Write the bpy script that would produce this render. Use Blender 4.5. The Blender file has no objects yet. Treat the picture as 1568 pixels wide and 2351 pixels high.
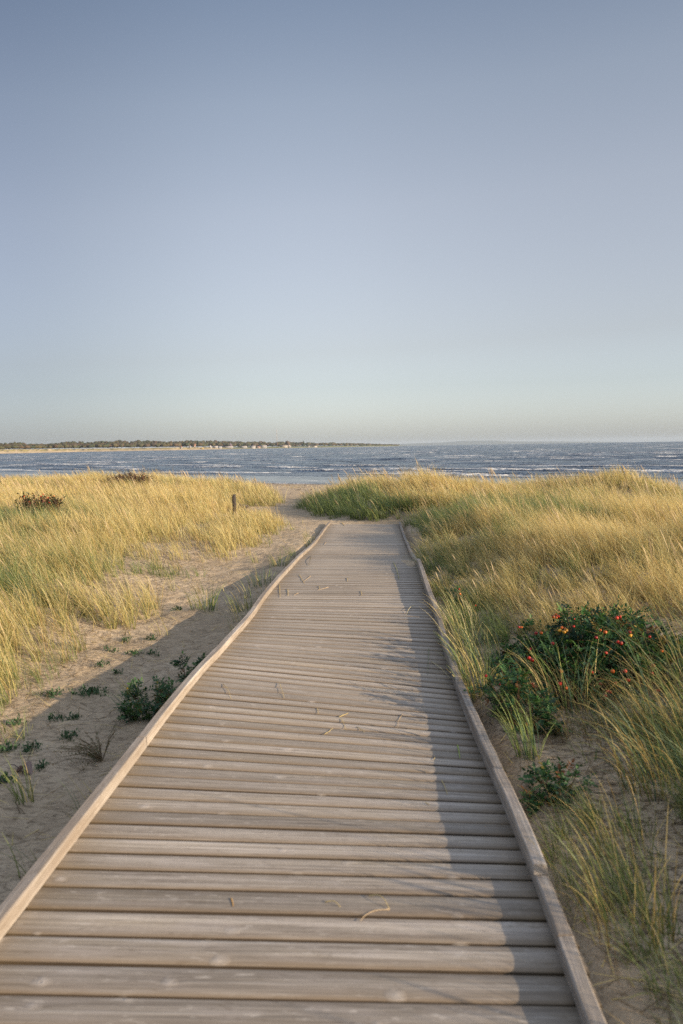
import bpy, math, random
import numpy as np
from mathutils import Matrix, Vector, noise as mnoise

random.seed(7); rng = np.random.default_rng(11)
SC = bpy.context.scene
COL = SC.collection
RE = 6371000.0
CAMZ = 1.65
SEA = -1.75

# ------------------------------------------------------------------ camera geometry
F = 28 / 36 * 2351.0                 # focal length in pixels of a 1568 x 2351 frame
PITCH, ROLL = math.radians(4.725), 0.0166
CP, SP, CR, SR = math.cos(PITCH), math.sin(PITCH), math.cos(ROLL), math.sin(ROLL)

def ray(x, y):
    u = (x - 784) / F; v = -(y - 1175.5) / F
    r = u * CR + v * SR; up = -u * SR + v * CR
    d = np.array([r, CP + up * SP, -SP + up * CP])
    return d / d[1]

def at(x, y, Y):
    d = ray(x, y)
    return Vector((d[0] * Y, Y, CAMZ + d[2] * Y))

# ------------------------------------------------------------------ helpers
def tag(o, label=None, cat=None, group=None, kind=None):
    if label: o['label'] = label
    if cat: o['category'] = cat
    if group: o['group'] = group
    if kind: o['kind'] = kind
    return o

def empty(name, loc, label, cat, group=None, rz=0.0):
    o = bpy.data.objects.new(name, None); COL.objects.link(o)
    o.location = loc; o.rotation_euler = (0, 0, rz); o.empty_display_size = 0.2
    return tag(o, label, cat, group)

def np_mesh(name, verts, faces, mat, parent=None, smooth=False, attrs=None, mats=None, midx=None):
    """verts (n,3) array, faces (m,k) int array or list of such arrays"""
    verts = np.asarray(verts, dtype=np.float32)
    if not isinstance(faces, (list, tuple)): faces = [faces]
    faces = [np.asarray(f, dtype=np.int32) for f in faces if len(f)]
    me = bpy.data.meshes.new(name)
    me.vertices.add(len(verts)); me.vertices.foreach_set('co', verts.ravel())
    nl = sum(f.size for f in faces); nf = sum(len(f) for f in faces)
    me.loops.add(nl); me.polygons.add(nf)
    me.loops.foreach_set('vertex_index', np.concatenate([f.ravel() for f in faces]))
    tot = np.concatenate([np.full(len(f), f.shape[1], dtype=np.int32) for f in faces])
    st = np.concatenate([[0], np.cumsum(tot)[:-1]]).astype(np.int32)
    me.polygons.foreach_set('loop_start', st)
    me.polygons.foreach_set('loop_total', tot)
    if smooth: me.polygons.foreach_set('use_smooth', np.ones(nf, dtype=bool))
    me.update(calc_edges=True)
    if attrs:
        for k, (ty, arr) in attrs.items():
            a = me.attributes.new(k, ty, 'POINT')
            arr = np.asarray(arr, dtype=np.float32)
            if ty == 'FLOAT_COLOR':
                if arr.shape[1] == 3: arr = np.hstack([arr, np.ones((len(arr), 1), np.float32)])
                a.data.foreach_set('color', arr.ravel())
            elif ty == 'FLOAT_VECTOR': a.data.foreach_set('vector', arr.ravel())
            else: a.data.foreach_set('value', arr.ravel())
    if mat is not None: me.materials.append(mat)
    o = bpy.data.objects.new(name, me); COL.objects.link(o)
    if parent is not None: o.parent = parent
    return o

class MB:
    """collects pieces into one mesh, coordinates local to the parent"""
    def __init__(s): s.v = []; s.q = []; s.t = []; s.c = []; s.n = 0
    def add(s, v, quads=(), tris=(), col=None):
        v = np.asarray(v, dtype=np.float32)
        s.v.append(v)
        if len(quads): s.q.append(np.asarray(quads, dtype=np.int32) + s.n)
        if len(tris): s.t.append(np.asarray(tris, dtype=np.int32) + s.n)
        s.c.append(np.tile(np.asarray(col if col is not None else (1, 1, 1), np.float32), (len(v), 1)))
        s.n += len(v)
    def box(s, c, d, col=None):
        c = np.array(c); d = np.array(d) / 2
        v = [c + d * np.array((i, j, k)) for i in (-1, 1) for j in (-1, 1) for k in (-1, 1)]
        s.add(v, [(0, 1, 3, 2), (4, 6, 7, 5), (0, 4, 5, 1), (2, 3, 7, 6), (0, 2, 6, 4), (1, 5, 7, 3)], col=col)
    def tube(s, pts, rad, n=6, col=None, cap=True):
        pts = [Vector(p) for p in pts]
        if not hasattr(rad, '__len__'): rad = [rad] * len(pts)
        vs = []
        for i, p in enumerate(pts):
            t = (pts[min(i + 1, len(pts) - 1)] - pts[max(i - 1, 0)])
            t = t.normalized() if t.length > 1e-9 else Vector((0, 0, 1))
            a = t.cross(Vector((0.31, 0.12, 1))) if abs(t.z) < .95 else t.cross(Vector((1, 0.1, 0)))
            a.normalize(); b = t.cross(a)
            for k in range(n):
                w = 2 * math.pi * k / n
                vs.append(p + a * (rad[i] * math.cos(w)) + b * (rad[i] * math.sin(w)))
        q = [(i * n + k, i * n + (k + 1) % n, (i + 1) * n + (k + 1) % n, (i + 1) * n + k) for i in range(len(pts) - 1) for k in range(n)]
        tr = []
        if cap:
            for i, o in ((0, 0), (len(pts) - 1, (len(pts) - 1) * n)):
                for k in range(1, n - 1): tr.append((o, o + k, o + k + 1) if i else (o, o + k + 1, o + k))
        s.add([tuple(v) for v in vs], q, tr, col)
    def build(s, name, mat, parent=None, smooth=False, extra=None):
        v = np.concatenate(s.v); fs = []
        if s.q: fs.append(np.concatenate(s.q))
        if s.t: fs.append(np.concatenate(s.t))
        at_ = {'col': ('FLOAT_COLOR', np.concatenate(s.c))}
        if extra: at_.update(extra)
        return np_mesh(name, v, fs, mat, parent, smooth, at_)

def h2(ix, iy, seed):
    n = (ix.astype(np.int64) * 374761393 + iy.astype(np.int64) * 668265263 + seed * 1442695041) & 0xffffffff
    n = ((n ^ (n >> 13)) * 1274126177) & 0xffffffff
    n = n ^ (n >> 16)
    return (n & 0xffffff) / float(0xffffff)

def vn(x, y, seed=0):
    x = np.asarray(x, dtype=np.float64); y = np.asarray(y, dtype=np.float64)
    ix = np.floor(x); iy = np.floor(y); fx = x - ix; fy = y - iy
    fx = fx * fx * (3 - 2 * fx); fy = fy * fy * (3 - 2 * fy)
    a = h2(ix, iy, seed); b = h2(ix + 1, iy, seed); c = h2(ix, iy + 1, seed); d = h2(ix + 1, iy + 1, seed)
    return (a + (b - a) * fx) * (1 - fy) + (c + (d - c) * fx) * fy

def fbm(x, y, seed=0, oct=4):
    r = 0; a = 0.5; t = 0
    for i in range(oct):
        r = r + a * vn(x * 2 ** i + 17.3 * i, y * 2 ** i - 9.1 * i, seed + i); t += a; a *= .55
    return r / t

def ss(a, b, x):
    t = np.clip((np.asarray(x, dtype=np.float64) - a) / (b - a), 0, 1)
    return t * t * (3 - 2 * t)

# ------------------------------------------------------------------ materials
def new_mat(name):
    m = bpy.data.materials.new(name); m.use_nodes = True
    nt = m.node_tree
    return m, nt, nt.nodes, nt.links, nt.nodes['Principled BSDF']

def N(nt, ty, **kw):
    n = nt.nodes.new(ty)
    for k, v in kw.items():
        if k.startswith('i_'): n.inputs[k[2:].replace('_', ' ')].default_value = v
        else: setattr(n, k, v)
    return n

def ramp(nt, stops, src=None, interp='LINEAR'):
    n = nt.nodes.new('ShaderNodeValToRGB'); cr = n.color_ramp; cr.interpolation = interp
    while len(cr.elements) < len(stops): cr.elements.new(0.5)
    for e, (p, c) in zip(cr.elements, stops):
        e.position = p; e.color = (c[0], c[1], c[2], 1) if hasattr(c, '__len__') else (c, c, c, 1)
    if src is not None: nt.links.new(src, n.inputs[0])
    return n

def mixc(nt, fac, a, b, bt='MIX'):
    n = nt.nodes.new('ShaderNodeMix'); n.data_type = 'RGBA'; n.blend_type = bt
    for s, v in ((n.inputs[0], fac), (n.inputs[6], a), (n.inputs[7], b)):
        if hasattr(v, 'is_linked'): nt.links.new(v, s)
        elif hasattr(v, '__len__'): s.default_value = (v[0], v[1], v[2], 1)
        else: s.default_value = v
    return n.outputs[2]

def mth(nt, op, a, b=None, c=None, clamp=False):
    n = nt.nodes.new('ShaderNodeMath'); n.operation = op; n.use_clamp = clamp
    for i, v in enumerate((a, b, c)):
        if v is None: continue
        if hasattr(v, 'is_linked'): nt.links.new(v, n.inputs[i])
        else: n.inputs[i].default_value = v
    return n.outputs[0]

def noise_n(nt, vec, scale, detail=4, rough=.55, dist=0.0):
    n = N(nt, 'ShaderNodeTexNoise'); n.inputs['Scale'].default_value = scale
    n.inputs['Detail'].default_value = detail; n.inputs['Roughness'].default_value = rough
    n.inputs['Distortion'].default_value = dist
    nt.links.new(vec, n.inputs['Vector']); return n.outputs[0]

def mapv(nt, vec, scale=(1, 1, 1), loc=(0, 0, 0), rot=(0, 0, 0)):
    n = N(nt, 'ShaderNodeMapping'); nt.links.new(vec, n.inputs['Vector'])
    n.inputs['Scale'].default_value = scale; n.inputs['Location'].default_value = loc; n.inputs['Rotation'].default_value = rot
    return n.outputs[0]

def bump(nt, h, strength, dist, bsdf, normal=None):
    b = N(nt, 'ShaderNodeBump'); b.inputs['Strength'].default_value = strength; b.inputs['Distance'].default_value = dist
    nt.links.new(h, b.inputs['Height'])
    if normal is not None: nt.links.new(normal, b.inputs['Normal'])
    if bsdf is not None: nt.links.new(b.outputs[0], bsdf.inputs['Normal'])
    return b.outputs[0]

def wood_mat(name, kind):
    """attribute pc: x along the board, y across the board, z a random number of the board"""
    m, nt, ns, lk, bs = new_mat(name)
    a = N(nt, 'ShaderNodeAttribute', attribute_name='pc')
    sep = N(nt, 'ShaderNodeSeparateXYZ'); lk.new(a.outputs['Vector'], sep.inputs[0])
    x, y, z = sep.outputs
    comb = N(nt, 'ShaderNodeCombineXYZ')
    lk.new(x, comb.inputs[0]); lk.new(y, comb.inputs[1]); lk.new(mth(nt, 'MULTIPLY', z, 37.0), comb.inputs[2])
    P = comb.outputs[0]
    # knots
    wob = N(nt, 'ShaderNodeMapping'); lk.new(P, wob.inputs['Vector']); wob.inputs['Scale'].default_value = (5.2, 7.0, 1)
    vo = N(nt, 'ShaderNodeTexVoronoi'); vo.inputs['Scale'].default_value = 1.0; vo.inputs['Randomness'].default_value = 1
    lk.new(wob.outputs[0], vo.inputs['Vector'])
    vsep = N(nt, 'ShaderNodeSeparateColor'); lk.new(vo.outputs['Color'], vsep.inputs[0])
    wv = noise_n(nt, mapv(nt, P, (30, 30, 1)), 1.0, 2)
    kd = mth(nt, 'ADD', mth(nt, 'ADD', vo.outputs['Distance'], mth(nt, 'MULTIPLY', mth(nt, 'SUBTRACT', wv, .5), .16)), mth(nt, 'MULTIPLY', vsep.outputs[0], .16))
    # grain that bends round the knots
    pull = mth(nt, 'MULTIPLY', mth(nt, 'SUBTRACT', 0.35, kd, clamp=True), 0.030)
    gy = mth(nt, 'ADD', y, pull)
    gc = N(nt, 'ShaderNodeCombineXYZ'); lk.new(x, gc.inputs[0]); lk.new(gy, gc.inputs[1]); lk.new(mth(nt, 'MULTIPLY', z, 91.0), gc.inputs[2])
    fine = noise_n(nt, mapv(nt, gc.outputs[0], (2.2, 260, 1)), 1.0, 3, .6)
    mid = noise_n(nt, mapv(nt, gc.outputs[0], (1.1, 55, 1)), 1.0, 4, .6, .5)
    blot = noise_n(nt, mapv(nt, gc.outputs[0], (5, 22, 1)), 1.0, 4, .6)
    big = noise_n(nt, mapv(nt, P, (1.3, 9, 1)), 1.0, 3)
    rnd = N(nt, 'ShaderNodeTexWhiteNoise', noise_dimensions='1D'); lk.new(z, rnd.inputs['W'])
    base = ramp(nt, [(.28, (.20, .162, .128)), (.45, (.33, .278, .222)), (.58, (.42, .362, .298)), (.74, (.56, .50, .43))], mid)
    c = mixc(nt, mth(nt, 'MULTIPLY', ramp(nt, [(.46, 0), (.66, 1)], blot).outputs[0], .5), base.outputs[0], (.47, .41, .36))
    c = mixc(nt, mth(nt, 'MULTIPLY', ramp(nt, [(.5, 0), (.72, 1)], big).outputs[0], .4), c, (.42, .335, .215))
    tone = N(nt, 'ShaderNodeHueSaturation'); lk.new(c, tone.inputs['Color'])
    lk.new(mth(nt, 'ADD', .68, mth(nt, 'MULTIPLY', rnd.outputs['Value'], .54)), tone.inputs['Value'])
    tone.inputs['Saturation'].default_value = 0.92
    c = tone.outputs[0]
    dk = ramp(nt, [(.30, .55), (.50, 1)], fine)
    c = mixc(nt, .55, c, dk.outputs[0], 'MULTIPLY')
    crk = noise_n(nt, mapv(nt, gc.outputs[0], (1.6, 110, 1), (7, 0, 0)), 1.0, 2, .5)
    ck = ramp(nt, [(.455, 0), (.49, 1), (.51, 1), (.545, 0)], crk)
    ckm = mth(nt, 'MULTIPLY', ck.outputs[0], ramp(nt, [(.50, 0), (.62, .55)], noise_n(nt, mapv(nt, gc.outputs[0], (1.2, 30, 1), (0, 9, 0)), 1.0, 2)).outputs[0])
    c = mixc(nt, ckm, c, (.10, .078, .06))
    sp = noise_n(nt, mapv(nt, gc.outputs[0], (14, 48, 1)), 1.0, 3, .6)
    c = mixc(nt, ramp(nt, [(.60, 0), (.72, .5)], sp).outputs[0], c, (.62, .56, .49))
    c = mixc(nt, ramp(nt, [(.30, .45), (.40, 0)], sp).outputs[0], c, (.17, .135, .10))
    if kind == 'rail':
        c = mixc(nt, ramp(nt, [(.42, 0), (.62, .6)], big).outputs[0], c, (.24, .19, .15))
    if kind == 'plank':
        # pale sand dust on the far boards; leaves near ones darker, vignetting put into colour
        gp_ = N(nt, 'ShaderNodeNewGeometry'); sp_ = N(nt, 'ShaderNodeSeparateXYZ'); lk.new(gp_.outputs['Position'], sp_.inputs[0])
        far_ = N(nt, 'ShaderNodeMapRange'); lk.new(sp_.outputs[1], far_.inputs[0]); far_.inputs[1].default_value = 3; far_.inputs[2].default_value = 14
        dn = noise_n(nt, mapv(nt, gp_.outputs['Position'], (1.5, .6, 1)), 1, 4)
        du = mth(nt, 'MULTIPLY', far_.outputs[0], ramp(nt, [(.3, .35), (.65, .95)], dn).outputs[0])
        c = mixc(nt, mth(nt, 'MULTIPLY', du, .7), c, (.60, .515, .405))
    if kind == 'plank':
        # brown growth and dirt along the edges, plus a broad brown fade towards the near one
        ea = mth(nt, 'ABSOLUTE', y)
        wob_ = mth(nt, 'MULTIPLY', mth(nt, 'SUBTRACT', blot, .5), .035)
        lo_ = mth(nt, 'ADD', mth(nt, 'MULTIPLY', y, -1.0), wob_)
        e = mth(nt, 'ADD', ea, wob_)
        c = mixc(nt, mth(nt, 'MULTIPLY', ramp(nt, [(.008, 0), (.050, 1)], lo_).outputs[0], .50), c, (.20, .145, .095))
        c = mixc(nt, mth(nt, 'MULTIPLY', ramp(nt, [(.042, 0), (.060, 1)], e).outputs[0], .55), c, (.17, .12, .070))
        c = mixc(nt, mth(nt, 'MULTIPLY', ramp(nt, [(.0585, 0), (.0605, 1)], ea).outputs[0], .88), c, (.045, .030, .018))  # shade of the gaps put into the colour of the board edges
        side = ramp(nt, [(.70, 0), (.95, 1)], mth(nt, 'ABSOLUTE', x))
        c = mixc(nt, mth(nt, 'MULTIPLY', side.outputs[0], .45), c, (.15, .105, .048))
    halo = ramp(nt, [(.05, 1), (.11, .6), (.22, 0)], kd)
    c = mixc(nt, mth(nt, 'MULTIPLY', halo.outputs[0], .5), c, (.64, .58, .52))
    core = ramp(nt, [(.02, 1), (.05, .7), (.07, 0)], kd)
    c = mixc(nt, mth(nt, 'MULTIPLY', core.outputs[0], .6), c, (.12, .09, .07))
    lk.new(c, bs.inputs['Base Color'])
    bs.inputs['Roughness'].default_value = .72
    bs.inputs['Specular IOR Level'].default_value = .35
    hh = mth(nt, 'ADD', mth(nt, 'MULTIPLY', fine, .55), mth(nt, 'ADD', mth(nt, 'MULTIPLY', mid, 1.0), mth(nt, 'MULTIPLY', halo.outputs[0], .9)))
    hh = mth(nt, 'SUBTRACT', hh, mth(nt, 'MULTIPLY', core.outputs[0], 1.2))
    bump(nt, hh, .7, .004, bs)
    return m

def attr_mat(name, rough=.6, transl=0.0, spec=.3, vary=None, bump_s=None):
    """colour from the col attribute, optional light passing through thin leaves"""
    m, nt, ns, lk, bs = new_mat(name)
    a = N(nt, 'ShaderNodeAttribute', attribute_name='col')
    c = a.outputs['Color']
    if vary:
        tc = N(nt, 'ShaderNodeTexCoord')
        nz = noise_n(nt, tc.outputs['Object'], vary[0], 4)
        r = ramp(nt, [(.3, 1 - vary[1]), (.7, 1 + vary[1])], nz)
        c = mixc(nt, 1.0, c, r.outputs[0], 'MULTIPLY')
        if bump_s: bump(nt, nz, bump_s[0], bump_s[1], bs)
    lk.new(c, bs.inputs['Base Color']); bs.inputs['Roughness'].default_value = rough
    bs.inputs['Specular IOR Level'].default_value = spec
    if transl > 0:
        tr = N(nt, 'ShaderNodeBsdfTranslucent'); lk.new(c, tr.inputs['Color'])
        mx = N(nt, 'ShaderNodeMixShader'); mx.inputs[0].default_value = transl
        lk.new(bs.outputs[0], mx.inputs[1]); lk.new(tr.outputs[0], mx.inputs[2])
        lk.new(mx.outputs[0], nt.nodes['Material Output'].inputs['Surface'])
    return m

M = {}
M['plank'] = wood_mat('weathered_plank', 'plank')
M['rail'] = wood_mat('weathered_rail', 'rail')
M['grass'] = attr_mat('dune_grass', .5, .45, .4)
M['leaf'] = attr_mat('rose_leaf', .45, .22, .4)
M['stem'] = attr_mat('stem', .7)
M['hip'] = attr_mat('rose_hip', .3, 0, .5, vary=(60, .25))
M['litter'] = attr_mat('litter', .85, .1, .2)
M['wall'] = attr_mat('house_wall', .8, vary=(.3, .08))
M['roof'] = attr_mat('house_roof', .8, vary=(.5, .15))
M['woods'] = attr_mat('tree_crown', .9, .1, .1, vary=(.35, .35))
M['metal'] = attr_mat('mast_metal', .5)
M['land'] = attr_mat('far_land', .9, vary=(.03, .2))

def post_mat():
    m, nt, ns, lk, bs = new_mat('old_post_wood')
    tc = N(nt, 'ShaderNodeTexCoord')
    n1 = noise_n(nt, mapv(nt, tc.outputs['Object'], (38, 38, 3)), 1, 5, .6, .4)
    n2 = noise_n(nt, mapv(nt, tc.outputs['Object'], (9, 9, 5)), 1, 3)
    r = ramp(nt, [(.3, (.025, .02, .018)), (.5, (.06, .05, .042)), (.75, (.15, .125, .105))], n1)
    c = mixc(nt, ramp(nt, [(.4, 0), (.7, .5)], n2).outputs[0], r.outputs[0], (.10, .085, .075))
    lk.new(c, bs.inputs['Base Color']); bs.inputs['Roughness'].default_value = .9
    bump(nt, n1, 1, .02, bs)
    return m
M['post'] = post_mat()

def sand_mat():
    m, nt, ns, lk, bs = new_mat('sand')
    geo = N(nt, 'ShaderNodeNewGeometry'); P = geo.outputs['Position']
    n1 = noise_n(nt, P, .8, 5, .6); n2 = noise_n(nt, P, 9, 5, .6); n3 = noise_n(nt, P, 160, 3, .6)
    c = ramp(nt, [(.3, (.42, .325, .215)), (.55, (.54, .425, .29)), (.75, (.64, .515, .365))], n1).outputs[0]
    c = mixc(nt, mth(nt, 'MULTIPLY', ramp(nt, [(.42, 0), (.62, 1)], n2).outputs[0], .35), c, (.30, .22, .145))
    c = mixc(nt, .5, c, ramp(nt, [(.3, .6), (.6, 1.15)], n3).outputs[0], 'MULTIPLY')
    # bits of dead plant matter and twigs worked into the dune sand
    st = noise_n(nt, mapv(nt, P, (14, 30, 14), (0, 0, 0), (0, 0, .5)), 1, 5, .7, .8)
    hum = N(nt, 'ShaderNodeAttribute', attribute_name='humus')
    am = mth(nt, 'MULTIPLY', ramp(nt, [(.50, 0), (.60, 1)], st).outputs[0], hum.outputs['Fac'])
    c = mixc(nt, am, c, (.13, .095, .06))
    wet = N(nt, 'ShaderNodeAttribute', attribute_name='wet')
    c = mixc(nt, mth(nt, 'MULTIPLY', wet.outputs['Fac'], .75), c, (.17, .125, .085))
    lk.new(c, bs.inputs['Base Color'])
    lk.new(mth(nt, 'SUBTRACT', .95, mth(nt, 'MULTIPLY', wet.outputs['Fac'], .55)), bs.inputs['Roughness'])
    bs.inputs['Specular IOR Level'].default_value = .2
    hh = mth(nt, 'ADD', mth(nt, 'MULTIPLY', n2, 1.0), mth(nt, 'MULTIPLY', n3, .12))
    bump(nt, hh, .8, .05, bs)
    return m
M['sand'] = sand_mat()

def sea_mat():
    m, nt, ns, lk, bs = new_mat('sea_water')
    geo = N(nt, 'ShaderNodeNewGeometry'); P = geo.outputs['Position']
    sh = math.atan(-.8)
    Pr = mapv(nt, P, (1, 1, 1), (0, 0, 0), (0, 0, -sh))      # x along the shore, y out to sea
    w1 = noise_n(nt, mapv(nt, Pr, (.30, .65, 1)), 1, 4, .65, .6)
    w2 = noise_n(nt, mapv(nt, Pr, (.085, .17, 1)), 1, 4, .62, .6)
    w3 = noise_n(nt, mapv(nt, Pr, (.9, 2.4, 1)), 1, 4, .6)
    w4 = noise_n(nt, mapv(nt, Pr, (.020, .042, 1)), 1, 4, .6, .5)
    foam = N(nt, 'ShaderNodeAttribute', attribute_name='foam')
    calm = N(nt, 'ShaderNodeAttribute', attribute_name='calm')
    nf = noise_n(nt, mapv(nt, Pr, (1.2, 3.5, 1)), 1, 5, .7)
    fm = mth(nt, 'MULTIPLY', foam.outputs['Fac'], ramp(nt, [(.38, 0), (.58, 1)], nf).outputs[0])
    fm = ramp(nt, [(.12, 0), (.5, 1)], fm).outputs[0]
    c = mixc(nt, ramp(nt, [(.4, 0), (.62, 1)], w2).outputs[0], (.016, .046, .105), (.034, .076, .150))
    c = mixc(nt, calm.outputs['Fac'], c, (.12, .125, .13))
    c = mixc(nt, fm, c, (.80, .80, .78))
    lk.new(c, bs.inputs['Base Color'])
    lk.new(mth(nt, 'ADD', .16, mth(nt, 'MULTIPLY', fm, .6)), bs.inputs['Roughness'])
    bs.inputs['IOR'].default_value = 1.33
    hh = mth(nt, 'ADD', mth(nt, 'MULTIPLY', w1, 2.0), mth(nt, 'ADD', mth(nt, 'MULTIPLY', w3, .30), mth(nt, 'MULTIPLY', w2, 5.5)))
    hh = mth(nt, 'ADD', hh, mth(nt, 'MULTIPLY', w4, 16.0))
    hh = mth(nt, 'MULTIPLY', hh, mth(nt, 'SUBTRACT', 1, mth(nt, 'MULTIPLY', calm.outputs['Fac'], .85)))
    bump(nt, hh, 1.0, 1.0, bs)
    return m
M['sea'] = sea_mat()

# ------------------------------------------------------------------ boardwalk profile (left and right inner edges, measured)
DK = np.array([
    (-1.5, -1.24, .025, .62, -.050), (1.0, -1.21, .022, .65, -.052), (2.25, -1.19, .020, .67, -.054), (2.62, -1.15, .019, .71, -.056),
    (3.16, -1.14, .021, .72, -.058), (3.41, -1.12, .021, .74, -.070), (3.68, -1.11, .024, .75, -.090), (3.98, -1.09, .026, .76, -.115),
    (4.59, -1.07, .035, .78, -.150), (5.75, -1.02, .018, .83, -.212), (6.30, -.99, -.019, .86, -.222), (6.88, -.98, -.050, .88, -.205),
    (7.47, -.94, -.068, .91, -.186), (8.01, -.91, -.074, .95, -.165), (9.02, -.89, -.089, .97, -.138), (10.31, -.83, -.116, 1.03, -.112),
    (10.9, -.80, -.123, 1.06, -.120), (11.79, -.74, -.143, 1.12, -.162), (13.53, -.69, -.235, 1.17, -.266), (14.81, -.63, -.307, 1.23, -.338),
    (16.60, -.54, -.375, 1.32, -.405), (17.69, -.50, -.393, 1.36, -.424), (19.13, -.43, -.410, 1.43, -.440), (21.7, -.30, -.473, 1.56, -.504)])
_y = np.arange(-1.5, 21.71, .05); _k = np.exp(-.5 * (np.arange(-16, 17) * .05 / .28) ** 2); _k /= _k.sum()
DK = np.stack([_y] + [np.convolve(np.pad(np.interp(_y, DK[:, 0], DK[:, k]), 16, mode='reflect', reflect_type='odd'), _k, 'valid') for k in (1, 2, 3, 4)], -1)
def dk(Y): return [np.interp(Y, DK[:, 0], DK[:, k]) for k in (1, 2, 3, 4)]
def deck_z(x, Y):
    lx, lz, rx, rz = dk(Y)
    return lz + (rz - lz) * (x - lx) / (rx - lx)
DECK_END = 21.7

# ------------------------------------------------------------------ ground height
CORR = np.array([   # Y, left edge, right edge of the low sandy corridor
    (-8, -2.6, 1.5), (2.0, -2.45, 1.35), (3.0, -2.5, 1.38), (4.6, -2.4, 1.38), (5.2, -2.35, 1.10), (8, -2.08, 1.04), (10, -1.95, 1.10),
    (13, -1.75, 1.25), (16, -1.6, 1.6), (19, -1.30, 1.75), (22.0, -1.45, 1.75), (22.6, -1.6, .6), (23.5, -2.0, -.5), (25, -2.6, -1.05), (27, -3.3, -1.35),
    (28.3, -3.9, -1.5), (29.5, -3.3, -1.6), (31, -2.5, -1.65), (33, -2.3, -1.6), (36, -2.6, -1.2), (40, -3.5, -.5), (60, -5, 1)])
def shore_d(x, y): return (69.8 - .8 * x - y) / 1.2806

def corr_z(y):
    dz = np.interp(y, [-8, 2, 6, 12, 16, 21.7, 26, 34, 60], [-.40, -.42, -.52, -.44, -.55, -.64, -.70, -.86, -.95])
    return dz

def gz(x, y, fine=True):
    x = np.asarray(x, dtype=np.float64); y = np.asarray(y, dtype=np.float64)
    xl = np.interp(y, CORR[:, 0], CORR[:, 1]); xr = np.interp(y, CORR[:, 0], CORR[:, 2])
    zc = corr_z(y)
    # dunes
    dl = xl - x; dr = x - xr
    zl = -.12 + .22 * (fbm(x * .16, y * .16, 3, 3) - .5) * 2 + .22 * (fbm(x * .5, y * .5, 9, 2) - .5)
    zl = zl - .30 * ss(20, 45, y) - .14 * ss(26, 34, y) + .34 * np.exp(-((x + 13.5) / 5) ** 2 - ((y - 44) / 5) ** 2) + .10 * np.exp(-((x + 7) / 4) ** 2 - ((y - 38) / 5) ** 2)
    zr = -.02 + .20 * (fbm(x * .17 + 5, y * .17, 31, 3) - .5) * 2 + .22 * (fbm(x * .55, y * .55, 39, 2) - .5)
    zr = zr + .22 * np.exp(-((y - 9.2 - .15 * x) / 1.9) ** 2) * ss(2, 4, x) - .30 * np.exp(-((y - 13.2) / 1.5) ** 2) * ss(3, 5.5, x)
    zr = zr + .62 * np.exp(-((x - 3.0) / 1.1) ** 2 - ((y - 28.5) / 3.2) ** 2) + .40 * np.exp(-((x - 1.1) / .8) ** 2 - ((y - 28) / 2.5) ** 2) + .56 * np.exp(-((x - 9.6) / 1.5) ** 2 - ((y - 28) / 3) ** 2) - .50 * ss(10.2, 14, x) * ss(20, 26, y) - .24 * ss(17, 25, y)
    zr = zr + .15 * ss(6, 4, y) * ss(1.9, 2.8, x)
    zr = zr + (.10 - .030 * np.clip(x - 1.5, 0, 8)) * ss(5.0, 6.5, y) * ss(24, 19, y)
    z = zc + (zl - zc) * ss(-.1, 2.6, dl) + (zr - zc) * ss(-.1, 2.5 - .8 * ss(5, 7, y) * ss(22, 18, y), dr)
    z = z - .22 * np.exp(-((x - 1.8) / .6) ** 2 - ((y - 5.8) / .8) ** 2)
    # shallow wind ripples and foot marks beside the boards
    if fine:
        lm = (x < -1.1) * (x > -4) * ss(1.5, 3, y) * ss(20, 14, y)
        z = z + lm * (.006 * np.sin(18 * (x * .6 + y) + 5 * fbm(x * 1.3, y * 1.3, 131, 2)) - .03 * ss(.60, .74, fbm(x * 3.6, y * 2.6, 133, 2)))
    # raised sand lip on the lit slope to the left
    z = z + .06 * np.exp(-((dl - 1.3) / .7) ** 2) * (fbm(x * 1.1, y * 1.1, 77, 2) - .2) * ss(5, 8, y) * ss(22, 18, y)
    z = z - .16 * ss(-1.0, -1.5, x) * (1 - ss(-.1, 1.6, dl)) * ss(2, 4, y) * ss(16, 12, y)
    # seaward side
    d = shore_d(x, y) + 3.0 * (fbm(x * .08, y * .08, 55, 2) - .5)
    bz = SEA + .038 * d
    bz = np.where(d < 0, SEA + .05 * d, bz)
    bz = np.maximum(bz, SEA - 6)
    k = ss(19.0, 25.5, d)
    z = bz * (1 - k) + z * k
    z = np.where(z > bz - .02, z, bz * .5 + z * .5)
    if fine:
        rough = ss(0, 8, d)
        z = z + rough * (.028 * (fbm(x * 3.2, y * 3.2, 91, 3) - .5) + .035 * (fbm(x * 1.2, y * 1.2, 95, 2) - .5))
        foot = fbm(x * 5.0, y * 3.6, 101, 2)                # trodden sand
        z = z - rough * .018 * ss(.58, .78, foot) * ss(1.2, -.4, np.maximum(dl, dr))
    # the sand stays below the boards
    ex0 = np.interp(y, DK[:, 0], DK[:, 1]) - .10; ex1 = np.interp(y, DK[:, 0], DK[:, 3]) + .10
    out = np.maximum(np.maximum(ex0 - x, x - ex1), y - 21.75)
    lim = deck_z(np.clip(x, ex0, ex1), np.minimum(y, 21.7)) - .085 + .9 * np.maximum(out, 0)
    z = np.where(y < 23, np.minimum(z, lim), z)
    r2 = x * x + y * y
    return z - r2 / (2 * RE)

def ground_hit(px, py, y0=1.5, y1=120):
    d = ray(px, py)
    Y = np.linspace(y0, y1, 6000)
    f = CAMZ + d[2] * Y - gz(d[0] * Y, Y, False)
    i = int(np.argmax(f < 0))
    if f[i] >= 0: i = len(Y) - 1
    return Vector((d[0] * Y[i], Y[i], float(gz(d[0] * Y[i], Y[i]))))

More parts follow.
